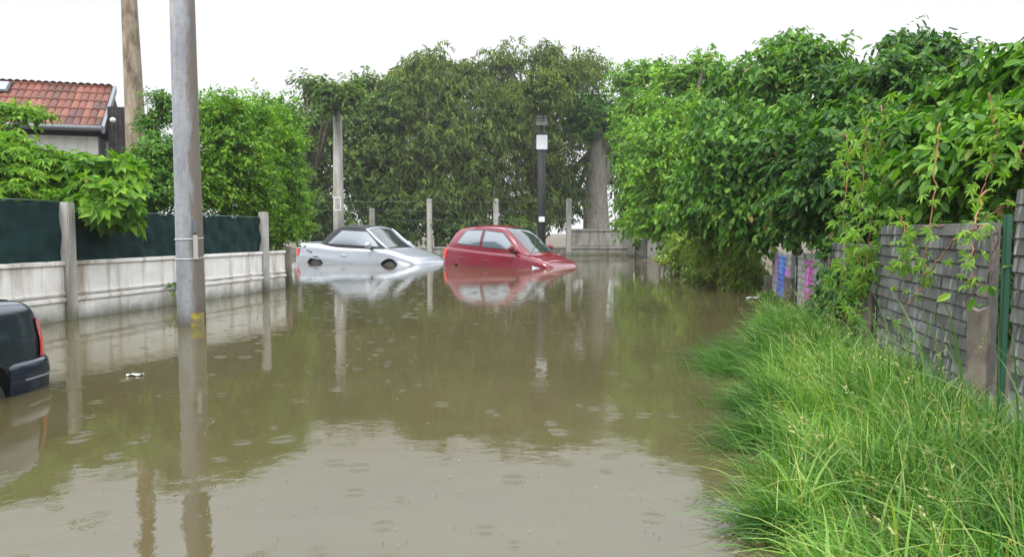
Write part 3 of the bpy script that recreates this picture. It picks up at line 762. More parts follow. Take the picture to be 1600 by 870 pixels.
def wheel(par, x, y, r, width):
    s_ = 1 if y > 0 else -1
    t = MB(); prof = [(.62, -.5), (.93, -.5), (1.0, -.32), (1.0, .32), (.93, .5), (.62, .5)]
    n_ = 28; vv = []
    for k in range(n_):
        a_ = 2 * math.pi * k / n_
        for pr, pw in prof: vv.append((pr * r * math.cos(a_), pw * width, pr * r * math.sin(a_)))
    m_ = len(prof)
    t.add(vv, [(k*m_+j, k*m_+j+1, ((k+1)%n_)*m_+j+1, ((k+1)%n_)*m_+j) for k in range(n_) for j in range(m_-1)], True)
    root = t.build("wheel", RUBBER, par, (x, y, r))
    d = MB(); d.tube([(0, -.12 * width, 0), (0, s_ * .36 * width, 0)], r * .24, 14)
    for k in range(7):
        a_ = 2 * math.pi * k / 7
        d.tube([(0, s_ * .36 * width, 0), (r * .6 * math.cos(a_), s_ * .42 * width, r * .6 * math.sin(a_))], [r * .09, r * .06], 6)
    d.tube([(r * .61 * math.cos(2*math.pi*k/24), s_ * .44 * width, r * .61 * math.sin(2*math.pi*k/24)) for k in range(25)], r * .035, 6, False)
    d.build("rim", RIM, root)
    return root

def car(name, label, cs, body_m, cab_m, spec, loc, rz, pitch=0, roll=0, scale=(1, 1, 1), roofname=None):
    root = empty(name, loc, label, "car")
    root.rotation_euler = (roll, pitch, rz); root.scale = scale
    mb = MB(); cs.body(mb)
    if roofname is None: cs.cabin(mb)
    body = mb.build("body", body_m, root); recalc(body)
    for x, r in spec['wheels']:
        c = MB(); c.tube([(x, -2, r), (x, -cs.W / 2 + .27, r)], r * 1.2, 28); c.tube([(x, cs.W / 2 - .27, r), (x, 2, r)], r * 1.2, 28)
        cu = c.build("cutter", ARCH); recalc(cu); cu.location = (0, 0, 0)
        body.data.materials.append(ARCH) if len(body.data.materials) < 2 else None
        bpy.context.view_layer.update()
        cu.matrix_world = root.matrix_world.copy()
        bpy.context.view_layer.update()
        md = body.modifiers.new("arch", 'BOOLEAN'); md.operation = 'DIFFERENCE'; md.object = cu; md.solver = 'EXACT'
        try: md.material_mode = 'TRANSFER'
        except Exception: pass
        dg = bpy.context.evaluated_depsgraph_get()
        me = bpy.data.meshes.new_from_object(body.evaluated_get(dg))
        body.modifiers.clear()
        if len(me.polygons) > 200: body.data = me
        bpy.data.objects.remove(cu)
        for sgn in (-1, 1): wheel(root, x, sgn * (cs.W / 2 - .13), r, .21)
    body.data.name = "body"
    if roofname:
        mb = MB(); cs.cabin(mb); ro_ = mb.build(roofname, cab_m, root); recalc(ro_)
    side = lambda sg: (lambda a, b, o_: Vector((a, sg * (cs.cab_y(a, b) + o_), b)))
    bside = lambda sg: (lambda a, b, o_: Vector((a, sg * (cs.side_y(a, b) + o_), b)))
    top = lambda a, b, o_: Vector((a, b, cs.cab_z(a, b) + o_))
    btop = lambda a, b, o_: Vector((a, b, cs.top_z(a, b) + o_))
    for sg in (-1, 1):
        for q in spec['side_windows']:
            cs.patch(q, side(sg), .004).build("window_trim", BLACKP, root)
            c_ = np.mean(np.array(q), 0); qq = [tuple(c_ + (np.array(p) - c_) * np.array([.95, .90])) for p in q]
            cs.patch(qq, side(sg), .009).build("side_window", GLASSB, root)
        for q in spec['doors']:
            d_ = cs.patch(q, bside(sg), .006).build("door", body_m, root)
            hx = q[0][0] * .82 + q[1][0] * .18; hz = q[2][1] - .10
            h_ = MB(); h_.tube([(hx - .09, sg * (cs.side_y(hx, hz) + .012), hz), (hx, sg * (cs.side_y(hx, hz) + .035), hz), (hx + .09, sg * (cs.side_y(hx, hz) + .012), hz)], .014, 6); h_.build("handle", spec.get('handle', body_m), d_)
        for q in spec.get('creases', []):
            cs.patch(q, bside(sg), .010).build("side_trim", spec.get('crease_m', body_m), root)
        cs.patch(spec['tail_side'], bside(sg), .014).build("tail_light", REDL, root)
        for q in spec['head']:
            cs.patch(q, bside(sg), .008).build("headlight", LAMPG, root)
        mx_, mz_ = spec['mirror']; my = sg * (cs.W / 2 + .07)
        bm2 = bmesh.new(); bmesh.ops.create_uvsphere(bm2, u_segments=14, v_segments=10, radius=1); bm2.verts.index_update()
        q = MB(); q.add([(mx_ + v.co.x * .07, my + v.co.y * .13, mz_ + v.co.z * .085) for v in bm2.verts], [[v.index for v in f.verts] for f in bm2.faces], True); bm2.free()
        mi = q.build("wing_mirror", body_m, root)
        q = MB(); q.tube([(mx_ + .03, sg * (cs.W / 2 - .08), mz_ - .09), (mx_, my - sg * .02, mz_ - .05)], [.03, .025], 8); q.build("mirror_arm", BLACKP, mi)
    for nm, qs, m_ in (("windscreen", spec['windscreen'], GLASS), ("rear_window", spec['rear_window'], GLASS)):
        for q in qs: cs.patch(q, top, .008).build(nm, m_, root)
    for nm, q, m_, o_ in spec.get('top', []):
        cs.patch(q, btop, o_).build(nm, m_, root)
    for nm, pts, r_, m_ in spec.get('tubes', []):
        q = MB(); q.tube([Vector(p) for p in pts(cs)], r_, 8); q.build(nm, m_, root)
    for nm, c_, d_, m_ in spec.get('boxes', []):
        q = MB(); q.box(c_, d_, None, min(d_) * .3); q.build(nm, m_, root)
    return root

# silver convertible: x forward
cs1 = CarShape([(-2.30, .62, .88, .42), (-2.24, .76, .98, .30), (-2.0, .86, 1.03, .22), (-1.4, .90, 1.02, .2), (-.6, .905, .97, .19), (.5, .905, .945, .19), (1.1, .90, .93, .2), (1.7, .87, .83, .2), (2.1, .79, .72, .22), (2.26, .66, .62, .27), (2.32, .52, .54, .34)],
               [(-1.42, .70, .97, .55, 1.0), (-1.2, .77, .97, .57, 1.2), (-.85, .80, .96, .60, 1.38), (-.4, .81, .95, .62, 1.46), (.1, .81, .94, .61, 1.45), (.35, .81, .93, .60, 1.385), (.75, .80, .92, .63, 1.16), (1.2, .77, .91, .66, .93)], 1.81)
ap = lambda sg: (lambda c: [(x, sg * (c.cv(x)[2] + .0), c.cv(x)[3] - .03) for x in (.36, .55, .75, .95, 1.17)])
spec1 = dict(wheels=[(-1.35, .33), (1.38, .33)],
    side_windows=[((-1.0, 1.01), (.95, .96), (.42, 1.31), (-.5, 1.34))],
    doors=[((-.52, .34), (.95, .34), (.98, .86), (-.52, .88))],
    creases=[((-1.9, .70), (1.5, .52), (1.5, .545), (-1.9, .735))],
    tail_side=((-2.27, .72), (-2.05, .74), (-2.0, .90), (-2.25, .90)),
    head=[((1.78, .56), (2.22, .46), (2.2, .58), (1.66, .70))], mirror=(.72, 1.0),
    windscreen=[((.40, -.52), (1.12, -.60), (1.12, .60), (.40, .52))], rear_window=[((-1.3, -.42), (-.92, -.46), (-.92, .46), (-1.3, .42))],
    top=[("bonnet", ((1.22, -.66), (2.0, -.56), (2.0, .56), (1.22, .66)), SILVER, .006), ("boot_lid", ((-2.1, -.6), (-1.5, -.66), (-1.5, .66), (-2.1, .6)), SILVER, .006)],
    tubes=[("windscreen_frame", ap(1), .034, SILVER), ("windscreen_frame", ap(-1), .034, SILVER),
           ("windscreen_frame", lambda c: [(.37, y, c.cab_z(.37, y) + .004) for y in np.linspace(-.6, .6, 9)], .03, SILVER)],
    boxes=[("grille", (2.30, 0, .45), (.06, .9, .13), BLACKP), ("bumper_strip", (2.335, 0, .36), (.05, .7, .05), BLACKP)])
TH1 = R(28); sc1 = 1.25
fc = G(641, 25.5)
def place(fc, th, L2, W2, sc): return Vector((fc.x - sc * (L2 * math.cos(th) - W2 * math.sin(th)), fc.y - sc * (-L2 * math.sin(th) - W2 * math.cos(th)), 0))
l1 = place(fc, TH1, 2.1, .85, sc1); l1.z = -.96
car("convertible_car", "silver convertible with black soft top, flooded to its wheel arches", cs1, SILVER, FABRIC, spec1, l1, -TH1, pitch=R(.5), scale=(sc1, sc1, sc1 * 1.3), roofname="soft_top")

# red hatchback
cs2 = CarShape([(-2.0, .60, .92, .42), (-1.95, .74, 1.0, .30), (-1.75, .83, 1.03, .22), (-1.2, .86, 1.02, .2), (-.4, .865, .99, .19), (.5, .865, .96, .19), (1.0, .86, .94, .2), (1.5, .83, .85, .2), (1.85, .75, .74, .22), (1.98, .62, .64, .27), (2.04, .48, .55, .34)],
               [(-1.93, .66, .98, .54, 1.02), (-1.8, .72, 1.0, .55, 1.2), (-1.6, .76, 1.0, .565, 1.38), (-1.1, .785, .99, .585, 1.475), (-.5, .79, .98, .60, 1.505), (.05, .79, .97, .60, 1.49), (.35, .785, .96, .60, 1.42), (.8, .77, .94, .63, 1.17), (1.25, .74, .925, .65, .93)], 1.73)
spec2 = dict(wheels=[(-1.22, .3), (1.25, .3)],
    side_windows=[((-1.42, 1.08), (-.52, 1.04), (-.50, 1.40), (-1.15, 1.385)), ((-.45, 1.04), (.78, 1.0), (.22, 1.36), (-.43, 1.40))],
    doors=[((-1.25, .38), (-.5, .34), (-.5, .89), (-1.3, .92)), ((-.48, .34), (.85, .34), (.88, .86), (-.48, .89))],
    creases=[((-1.6, .70), (1.1, .60), (1.1, .63), (-1.6, .74))],
    tail_side=((-1.96, .74), (-1.78, .76), (-1.72, .97), (-1.93, .96)),
    head=[((1.42, .60), (1.95, .52), (1.9, .64), (1.36, .72))], mirror=(.74, 1.04),
    windscreen=[((.22, -.53), (1.16, -.60), (1.16, .60), (.22, .53))], rear_window=[((-1.82, -.46), (-1.55, -.48), (-1.55, .48), (-1.82, .46))],
    top=[("bonnet", ((1.28, -.62), (1.84, -.52), (1.84, .52), (1.28, .62)), RED, .006)],
    tubes=[("wiper", lambda c: [(1.12, -.5, c.cab_z(1.12, -.5) + .02), (.95, -.1, c.cab_z(.95, -.1) + .025), (.85, .05, c.cab_z(.85, .05) + .02)], .008, BLACKP)],
    boxes=[("grille", (2.03, 0, .46), (.06, .8, .12), BLACKP)])
TH2 = R(37); sc2 = 1.17
fc = G(851, 23.0)
l2 = place(fc, TH2, 1.8, .82, sc2); l2.z = -1.03
car("hatchback_car", "red hatchback sunk nose down in the flood water", cs2, RED, RED, spec2, l2, -TH2, pitch=R(1.7), scale=(sc2, sc2, sc2 * 1.36))

# dark sedan parked by the fence, only its tail in view
cs3 = CarShape([(-2.2, .60, .80, .44), (-2.17, .74, .90, .34), (-2.08, .80, .99, .30), (-1.9, .835, 1.04, .27), (-1.5, .85, 1.05, .25), (-.6, .855, .98, .2), (.6, .855, .96, .19), (1.2, .85, .93, .2), (1.7, .82, .85, .22), (2.05, .7, .72, .25), (2.15, .55, .6, .32)],
               [(-1.55, .72, 1.02, .55, 1.05), (-1.2, .77, 1.0, .56, 1.24), (-.85, .785, .99, .575, 1.38), (-.2, .79, .98, .59, 1.43), (.3, .79, .97, .59, 1.40), (.75, .775, .95, .61, 1.17), (1.2, .75, .94, .64, .95)], 1.71)
spec3 = dict(wheels=[(-1.32, .31), (1.3, .31)],
    side_windows=[((-1.1, 1.04), (-.3, 1.03), (-.28, 1.34), (-.72, 1.31)), ((-.24, 1.03), (.7, 1.0), (.2, 1.3), (-.22, 1.34))],
    doors=[((-.9, .36), (-.27, .34), (-.27, .9), (-1.0, .9)), ((-.25, .34), (.8, .34), (.84, .86), (-.25, .9))],
    tail_side=((-2.165, .60), (-2.0, .61), (-2.02, .885), (-2.13, .90)),
    head=[((1.6, .6), (2.05, .5), (2.0, .64), (1.55, .72))], mirror=(.7, 1.02),
    windscreen=[((.36, -.52), (1.1, -.6), (1.1, .6), (.36, .52))], rear_window=[((-1.45, -.48), (-1.0, -.5), (-1.0, .5), (-1.45, .48))],
    top=[("boot_lid", ((-2.02, -.62), (-1.6, -.64), (-1.6, .64), (-2.02, .62)), NAVY, .005)],
    boxes=[("number_plate", (-2.215, 0, .74), (.02, .52, .11), TAG)])
car("sedan_car", "dark blue saloon car with red tail light parked beside the whitewashed fence", cs3, NAVY, NAVY, spec3,
    Vector((-4.29, 3.42, -.385)), R(-88), pitch=0)
sed = S.collection.objects["sedan_car"]
plan = [(-1.62, .846), (-1.75, .868), (-1.95, .876), (-2.08, .845), (-2.17, .765), (-2.225, .62), (-2.25, .32), (-2.255, 0)]
plan = plan + [(x, -y) for x, y in plan[-2::-1]]
pa = np.array(plan); pt = np.linspace(0, 1, len(pa))
prof_ = [(.07, .60), (.012, .605), (-.004, .59), (-.014, .50), (-.006, .46), (-.004, .36), (.02, .26), (.07, .20), (.15, .19)]
bmp = MB()
def bfn(u, v):
    x = float(spl(pt, pa[:, 0], u)); y = float(spl(pt, pa[:, 1], u)); e = .004
    dx = float(spl(pt, pa[:, 0], min(u + e, 1)) - spl(pt, pa[:, 0], max(u - e, 0))); dy = float(spl(pt, pa[:, 1], min(u + e, 1)) - spl(pt, pa[:, 1], max(u - e, 0)))
    n_ = math.hypot(dx, dy) or 1; i_ = v * (len(prof_) - 1); k_ = min(int(i_), len(prof_) - 2); f_ = i_ - k_
    ins = prof_[k_][0] * (1 - f_) + prof_[k_ + 1][0] * f_; z = prof_[k_][1] * (1 - f_) + prof_[k_ + 1][1] * f_
    return Vector((x - ins * dy / n_, y + ins * dx / n_, z))
bfn_s = 1
bmp.grid(bfn, 60, 16); bmp.build("bumper", NAVY, sed)
stp = MB(); stp.tube([bfn(u, .45) for u in np.linspace(.07, .93, 50)], .009, 6); stp.build("bumper_strip", simple("bumper_edge_grey", (.12, .14, .16), .3), sed)

# ------------------------------------------------------------------ grey block wall on the bank
WD = Vector((.217, 1, 0)).normalized(); WN = Vector((-WD.y, WD.x, 0))     # along, towards the street
wo = Vector((wall_x(6), 6, 0))
wall = empty("block_wall", wo, "weathered grey concrete block wall running along the grassy bank", "wall")
wall.rotation_euler = (0, 0, math.atan2(WD.y, WD.x))                      # local x along, local y towards the street... (+y = WN)
def wl(Y): return (Y - 6) / WD.y
def panel(Y0, Y1, z1, m_, off=0.0, tilt=0.0, label=None, zb=-.3):
    mb = MB(); x0, x1 = wl(Y0), wl(Y1); L = x1 - x0
    mb.box((L / 2, -.02, (zb + z1) / 2), (L, .05, z1 - zb))
    ch, bw = .092, .30; nrow = int((z1 - zb) / ch); c0 = z1 - nrow * ch
    for r_ in range(nrow):
        zz = c0 + r_ * ch; xx = -random.uniform(.02, .28)
        while xx < L:
            a_, b_ = max(xx, .0), min(xx + bw + random.uniform(-.02, .02), L)
            if b_ - a_ > .03:
                g = .004; j = random.uniform(-.005, .005)
                y0, yb, yt = .0, .021 + j, .013 + j
                vv = [(a_ + g, y0, zz + .007), (b_ - g, y0, zz + .007), (b_ - g, y0, zz + ch - .002), (a_ + g, y0, zz + ch - .002),
                      (a_ + g + .004, yb, zz + .012), (b_ - g - .004, yb, zz + .012), (b_ - g - .004, yt, zz + ch - .006), (a_ + g + .004, yt, zz + ch - .006)]
                mb.add(vv, [(4, 7, 6, 5), (0, 4, 5, 1), (1, 5, 6, 2), (2, 6, 7, 3), (3, 7, 4, 0)])
            xx = b_ if b_ < L else L + 1
    o_ = mb.build("panel", m_, wall, (x0, off, 0)); o_.rotation_euler = (tilt, 0, 0)
    if label: o_['label'] = label
    return o_
panel(1.4, 4.05, 1.38, BLOCK, .02)
panel(4.42, 6.78, 1.205, BLOCK)
panel(6.95, 9.25, 1.02, BLOCK, -.03)
panel(9.4, 11.1, .84, PINKBL, .0, label="panel with pink spray paint")
panel(11.3, 13.4, .80, BLUEBL, .06, label="panel with blue and violet spray paint")
def rough_post(Y, z1, w_, off, label=None, m_=ROTC):
    rr = random.Random(int(Y * 100)); mb = MB(); n_ = 10
    pts = []; vv = []; ff = []
    for i in range(n_ + 1):
        z = -.35 + (z1 + .35) * i / n_
        for k in range(8):
            a_ = 2 * math.pi * (k + .5) / 8; r_ = w_ / 2 * (1.18 if k % 2 == 0 else 1.1) * rr.uniform(.86, 1.08)
            vv.append((r_ * math.cos(a_), r_ * math.sin(a_), z + (rr.uniform(-.02, .02) if i == n_ else 0)))
    for i in range(n_):
        for k in range(8): ff.append((i*8+k, i*8+(k+1)%8, (i+1)*8+(k+1)%8, (i+1)*8+k))
    ff.append(tuple(n_*8+k for k in range(8))); mb.add(vv, ff)
    o_ = mb.build("post", m_, wall, (wl(Y), off, 0))
    if label: o_['label'] = label
rough_post(4.30, .70, .115, .10, "crumbling concrete post stump")
rough_post(6.86, .58, .14, .09)
rough_post(9.3, .45, .12, .09); rough_post(11.2, .45, .13, .12, "short broken post between the painted panels"); rough_post(13.6, .33, .15, .12)
mb = MB(); mb.box((wl(4.22), .0, .45), (.04, .035, 1.6), None, .006); tag(mb.build("steel_post", STEELG, wall), "green painted steel post")
mb = MB(); mb.box((wl(6.84), -.03, .3), (.05, .06, 1.7), None, .006); mb.build("steel_post", STEELG, wall)
mb = MB(); mb.box((wl(11.2), -.01, .1), (.04, .06, 1.4), None, .005); mb.build("steel_post", STEELG, wall)
for k in range(0):
    pass
# far bank wall behind the shrubs
bo = Vector((5.75, 27, 0))
bw_ = empty("low_wall", bo, "dark low concrete wall under the bright tree beyond the shrubs", "wall")
for Y0 in (21.5, 24.5, 27.5, 30.5, 33.5):
    m = MB(); m.box((5.6 + .02 * (Y0 - 27) - bo.x, Y0 + 1.4 - bo.y, .15), (.1, 2.75, 1.3), None, .015); m.build("panel", FARC, bw_)
    m = MB(); m.box((5.56 + .02 * (Y0 - 27) - bo.x, Y0 - .06 - bo.y, .25), (.2, .14, 1.6), None, .015); m.build("post", ROTC, bw_)

# ------------------------------------------------------------------ creepers on the block wall
def vine(label, pts, leaf, nl, size, mat, spread=.07, seed=1, name="hanging_vine", stem=.0055, group="vines hanging over the block wall", cat="vine", stem_m=STEM, leaf0=0.0):
    rng = np.random.default_rng(seed); pts = [Vector(p) for p in pts]
    fine = []
    for i in range(len(pts) - 1):
        for k in range(5): fine.append(pts[i].lerp(pts[i + 1], k / 5) + Vector(rng.normal(size=3)) * .008)
    fine.append(pts[-1])
    b = fine[0]; root = empty(name, b, label, cat, group)
    mb = MB(); mb.tube([p - b for p in fine], [stem * (1.1 - .6 * i / len(fine)) for i in range(len(fine))], 6); mb.build("stem", stem_m, root)
    if nl:
        po = []
        for k in range(nl):
            t = leaf0 + (1 - leaf0) * (k + rng.random()) / nl; i = min(int(t * (len(fine) - 1)), len(fine) - 2)
            po.append(fine[i].lerp(fine[i + 1], rng.random()) - b)
        po = np.array(po) + rng.normal(size=(nl, 3)) * spread
        ax = rng.normal(size=(nl, 3)) * .55 + np.array([-.45, -.25, -.55]); up = rng.normal(size=(nl, 3)) * .35 + np.array([-.6, -.7, .7])
        leaves("leaves", po, ax, up, size * rng.uniform(.6, 1.2, nl), leaf, mat, root)
    return root
Dv = 5.15
vine("reddish vine hanging straight down in front of the block wall, crossing the oblique one", [P(1462, 195, 5.2), P(1458, 245, 5.15), P(1455, 290, 5.1), P(1452, 345, 5.05), P(1448, 385, 5.0), P(1447, 415, 5.0), P(1450, 432, 5.0)], 'palm', 22, .085, LM['vine'], .03, 1)
vine("oblique reddish vine running down across the block wall to a bare tip", [P(1540, 352, 4.45), P(1510, 362, 4.6), P(1478, 390, 4.8), P(1455, 425, 4.9), P(1440, 450, 5.0), P(1420, 480, 5.05), P(1408, 527, 5.1)], 'palm', 12, .075, LM['vine'], .025, 2)
vine("bright leafy vine curtain strand over the dark gap between the wall panels", [P(1348, 190, 7.0), P(1345, 260, 6.95), P(1343, 330, 6.9), P(1342, 400, 6.8), P(1345, 450, 6.8), P(1338, 505, 6.7)], 'palm', 85, .115, LM['vine'], .06, 3)
vine("second leafy strand with a red stem, next to the vine curtain strand", [P(1370, 170, 6.9), P(1372, 230, 6.85), P(1376, 300, 6.8), P(1358, 340, 6.8), P(1356, 400, 6.75), P(1348, 470, 6.7)], 'palm', 55, .11, LM['vine'], .055, 4)
vine("vine strand dangling in front of the big leaves above the green post", [P(1535, 150, 5.0), P(1545, 190, 5.0), P(1552, 215, 5.0), P(1545, 260, 5.0), P(1528, 310, 4.9)], 'palm', 30, .085, LM['vine'], .045, 5)
vine("bare reddish vine curling at the top above the highest wall panel", [P(1592, 150, 4.5), P(1596, 190, 4.5), P(1594, 220, 4.5), P(1584, 250, 4.5), P(1578, 268, 4.5)], 'palm', 7, .08, LM['vine'], .03, 6, leaf0=.1)
vine("thin horizontal vine lying along the top edge of the block wall", [P(1425, 357, 5.9), P(1460, 352, 5.3), P(1500, 350, 5.0), P(1535, 345, 4.7), P(1560, 325, 4.5), P(1575, 315, 4.4)], 'palm', 12, .075, LM['vine'], .03, 7)
vine("dry tangled twigs over the crumbling post stump", [P(1556, 355, 4.28), P(1550, 395, 4.2), P(1545, 430, 4.2), P(1530, 452, 4.2), P(1515, 465, 4.2), P(1505, 490, 4.2)], 'palm', 0, .05, LM['vine'], .03, 8, name="dry_vine", stem=.006, stem_m=DRY, cat="dry vine", group=None)
dv = vine("dry vine loop falling from the wall top beside the green steel post", [P(1558, 352, 4.26), P(1558, 400, 4.22), P(1552, 440, 4.2), P(1538, 468, 4.18), P(1520, 455, 4.2), P(1508, 470, 4.2)], 'oval', 9, .08, LM['mid'], .04, 9, name="dry_vine", stem=.005, stem_m=DRY, cat="dry vine", group=None)
vine("leafy vine spilling over the middle of the block wall's top edge", [P(1405, 335, 6.0), P(1412, 352, 5.85), P(1418, 380, 5.75), P(1412, 415, 5.7), P(1420, 440, 5.65)], 'palm', 34, .095, LM['vine'], .05, 11)
vine("long bright vine trailing from the dark tree onto the ivy", [P(1318, 210, 7.4), P(1322, 270, 7.3), P(1316, 340, 7.2), P(1322, 400, 7.1), P(1312, 455, 7.1)], 'palm', 46, .11, LM['vine'], .055, 12)
vine("thin vine dropping beside the green post across the stump", [P(1530, 300, 4.5), P(1522, 350, 4.3), P(1515, 400, 4.2), P(1519, 450, 4.15)], 'palm', 20, .075, LM['vine'], .035, 13)
# ivy over the dark gap
iv = [B(1310, 450, 8.0, 30, 50, 110, .12), B(1335, 480, 7.6, 30, 45, 110, .12), B(1290, 480, 8.6, 22, 30, 60, .1), B(1355, 420, 7.3, 22, 30, 60, .1)]
root = empty("ivy", (wall_x(8), 8, 0), "dark ivy mass covering the wall between graffiti and bare blocks", "ivy")
po, ax, up = crown_points([(np.array(c) - np.array([wall_x(8), 8, 0]), r, n) for c, r, n in iv], 9, .22, .4, np.random.default_rng(30))
leaves("leaves", po, ax + np.array([-.3, -.2, -.3]), up + np.array([-.6, -.5, .2]), .085 * RNG.uniform(.7, 1.3, len(po)), 'oval', LM['dark'], root)
m = MB()
for k in range(7):
    p0 = P(1290 + 11 * k, 540, 8.4 - .22 * k) - Vector((wall_x(8), 8, 0)); p1 = P(1296 + 9 * k, 395, 8.4 - .22 * k) - Vector((wall_x(8), 8, 0))
    m.tube([p0, p0.lerp(p1, .4) + Vector((.03, 0, 0)), p0.lerp(p1, .7), p1], [.012, .01, .008, .004], 6)
m.build("stem", BARK, root)

# ------------------------------------------------------------------ grass on the bank
def blades(name, root, h, lean, bend, width, m, parent=None, seg=5, kind=None):
    n = len(root); t = np.linspace(0, 1, seg)[None, :, None]
    h = h[:, None, None]; bd = bend[:, None, None]; ld = norm(lean)[:, None, :]
    cen = root[:, None, :] + ld * h * (bd * t ** 1.8) + np.array([0, 0, 1.0]) * h * (t * np.sqrt(np.maximum(1 - bd ** 2 * .75, .12)) - .42 * bd * t ** 3)
    sd = norm(np.cross(lean, [0, 0, 1.0]) + RNG.normal(size=(n, 3)) * .5)[:, None, :]
    wd = width[:, None, None] * np.where(t < .5, 1.0, np.maximum(1 - (t - .5) * 1.9, .05))
    A, C_ = cen - sd * wd / 2, cen + sd * wd / 2
    V = np.stack([A, C_], 2).reshape(-1, 3)
    k = np.arange(seg - 1); q = np.stack([2*k, 2*k+1, 2*k+3, 2*k+2], 1)
    Q = (q[None] + (np.arange(n) * 2 * seg)[:, None, None]).reshape(-1, 4)
    return np_mesh(name, V, Q, m, parent, True), cen

def bank_points(n, y0, y1, rng, inner=-.12):
    y = y0 + (y1 - y0) * rng.random(n)
    e = edge_x(y) + .13 * np.sin(y * 2.9 + 1) + .10 * np.sin(y * 6.1) + .05 * np.sin(y * 13); wx = wall_x(y) - .04
    u = rng.random(n)
    x = e + inner + (wx - e - inner) * u
    return x, y, (x - e) / np.maximum(wx - e, .05)
rng = np.random.default_rng(50)
RT, HT, LN, BD, WD_ = [], [], [], [], []
for (n, y0, y1, hs0, wd0) in ((13000, 1.5, 3.6, .33, .0055), (15000, 3.0, 6.0, .30, .0060), (11000, 5.5, 9.5, .31, .0078), (4200, 9.0, 13.6, .24, .010)):
    # tufts: cluster centres then blades round them
    nt_ = n // 34
    cx, cy, cu = bank_points(nt_, y0, y1, rng)
    k = rng.integers(0, nt_, n)
    x = cx[k] + rng.normal(size=n) * .06; y = cy[k] + rng.normal(size=n) * .06
    ok = (x < wall_x(y) - .03) & (x > edge_x(y) - .5)
    x, y, k = x[ok], y[ok], k[ok]
    tuft_h = rng.uniform(.4, 1.45, nt_); ta = rng.normal(size=(nt_, 2)) * .6
    near_edge = np.clip(1 - (x - edge_x(y)) / .7, 0, 1)
    wallp = np.clip((wall_x(y) - x) / .55, 0, 1)
    hh = hs0 * (.42 + .58 * wallp) * tuft_h[k] * rng.uniform(.55, 1.25, len(k)) * (1 - .25 * near_edge)
    le = np.stack([1.6 * ta[k, 0] - .42 - .6 * near_edge, 1.6 * ta[k, 1] + .1, np.zeros(len(k))], 1) + rng.normal(size=(len(k), 3)) * np.array([.65, .65, 0])
    RT.append(np.stack([x, y, ground_z(x, y) - .02], 1)); HT.append(hh); LN.append(le)
    BD.append(np.clip(rng.normal(.55, .25, len(k)) + .12 * near_edge, .1, 1.0)); WD_.append(wd0 * rng.uniform(.6, 1.35, len(k)))
gr, _ = blades("grass", np.concatenate(RT), np.concatenate(HT), np.concatenate(LN), np.concatenate(BD), np.concatenate(WD_), GRASS)
tag(gr, "long bright green grass leaning over the water's edge on the bank", "grass", kind='stuff')
# seed stalks
n = 2600
x, y, u = bank_points(n, 1.6, 9, rng, -.05)
lg, _ = blades("long_grass", np.stack([x, y, ground_z(x, y) - .01], 1), rng.uniform(.34, .62, n) * (.6 + .4 * np.clip((wall_x(y) - x) / .6, 0, 1)), np.stack([rng.normal(-.5, .8, n), rng.normal(.1, .8, n), np.zeros(n)], 1),
               np.clip(rng.normal(.7, .15, n), .3, 1.0), rng.uniform(.005, .0095, n), leaf_mat("long_grass_leaf", [(0, (.05, .15, .03)), (.5, (.12, .26, .05)), (1, (.24, .33, .10))]), seg=7)
tag(lg, "longer arching grass blades among the bank grass", "grass", kind='stuff')
# dark clumps pushing out over the water
CL = [(2.0, 6.5, .45, .30), (2.7, 7.1, .45, .26), (3.1, 7.9, .42, .25), (1.75, 6.0, .36, .22), (1.25, 3.9, .34, .16), (1.5, 4.7, .36, .18), (.80, 3.05, .22, .07), (.92, 2.75, .26, .1)]
RT2, H2, L2_, B2, W2_ = [], [], [], [], []
for (cx, cy, hh_, sp) in CL:
    k = int(900 * (sp / .3)); x = cx + .1 + rng.normal(size=k) * sp * .6; y = cy + rng.normal(size=k) * sp * .7
    RT2.append(np.stack([x, y, np.maximum(ground_z(x, y), -.12)], 1)); H2.append(hh_ * rng.uniform(.6, 1.3, k))
    L2_.append(np.stack([-1 + rng.normal(size=k) * .5 + (x - cx) * 1.5, rng.normal(size=k) * .6, np.zeros(k)], 1)); B2.append(np.clip(rng.normal(.72, .16, k), .3, 1.05)); W2_.append(rng.uniform(.005, .009, k))
cg, _ = blades("clump_grass", np.concatenate(RT2), np.concatenate(H2), np.concatenate(L2_), np.concatenate(B2), np.concatenate(W2_),
               leaf_mat("clump_grass_leaf", [(0, (.02, .08, .014)), (.6, (.05, .15, .025)), (1, (.12, .24, .05))]), seg=6)
tag(cg, "darker grass tufts drooping into the water along the bank edge", "grass", kind='stuff')
n = 170
x, y, u = bank_points(n, 1.9, 10, rng, .1)
hh = rng.uniform(.34, .6, n); le = np.stack([rng.normal(-.6, .6, n), rng.normal(0, .6, n), np.zeros(n)], 1)
bd = np.clip(rng.normal(.4, .15, n), .1, .8)
st, cen = blades("seed_grass", np.stack([x, y, ground_z(x, y)], 1), hh, le, bd, np.full(n, .0026), SEED)
tag(st, "thin pale seed stalks standing above the green grass", "grass", kind='stuff')
tip = np.repeat(cen[:, -1], 14, 0); dirn = np.repeat(norm(cen[:, -1] - cen[:, -2]), 14, 0)
tt = rng.random((len(tip), 1))
po = tip - dirn * tt * .13 + rng.normal(size=tip.shape) * .007
hd = leaves("seed_heads", po, dirn + rng.normal(size=tip.shape) * .35, rng.normal(size=tip.shape), np.full(len(tip), .017), 'quad', SEED, st)
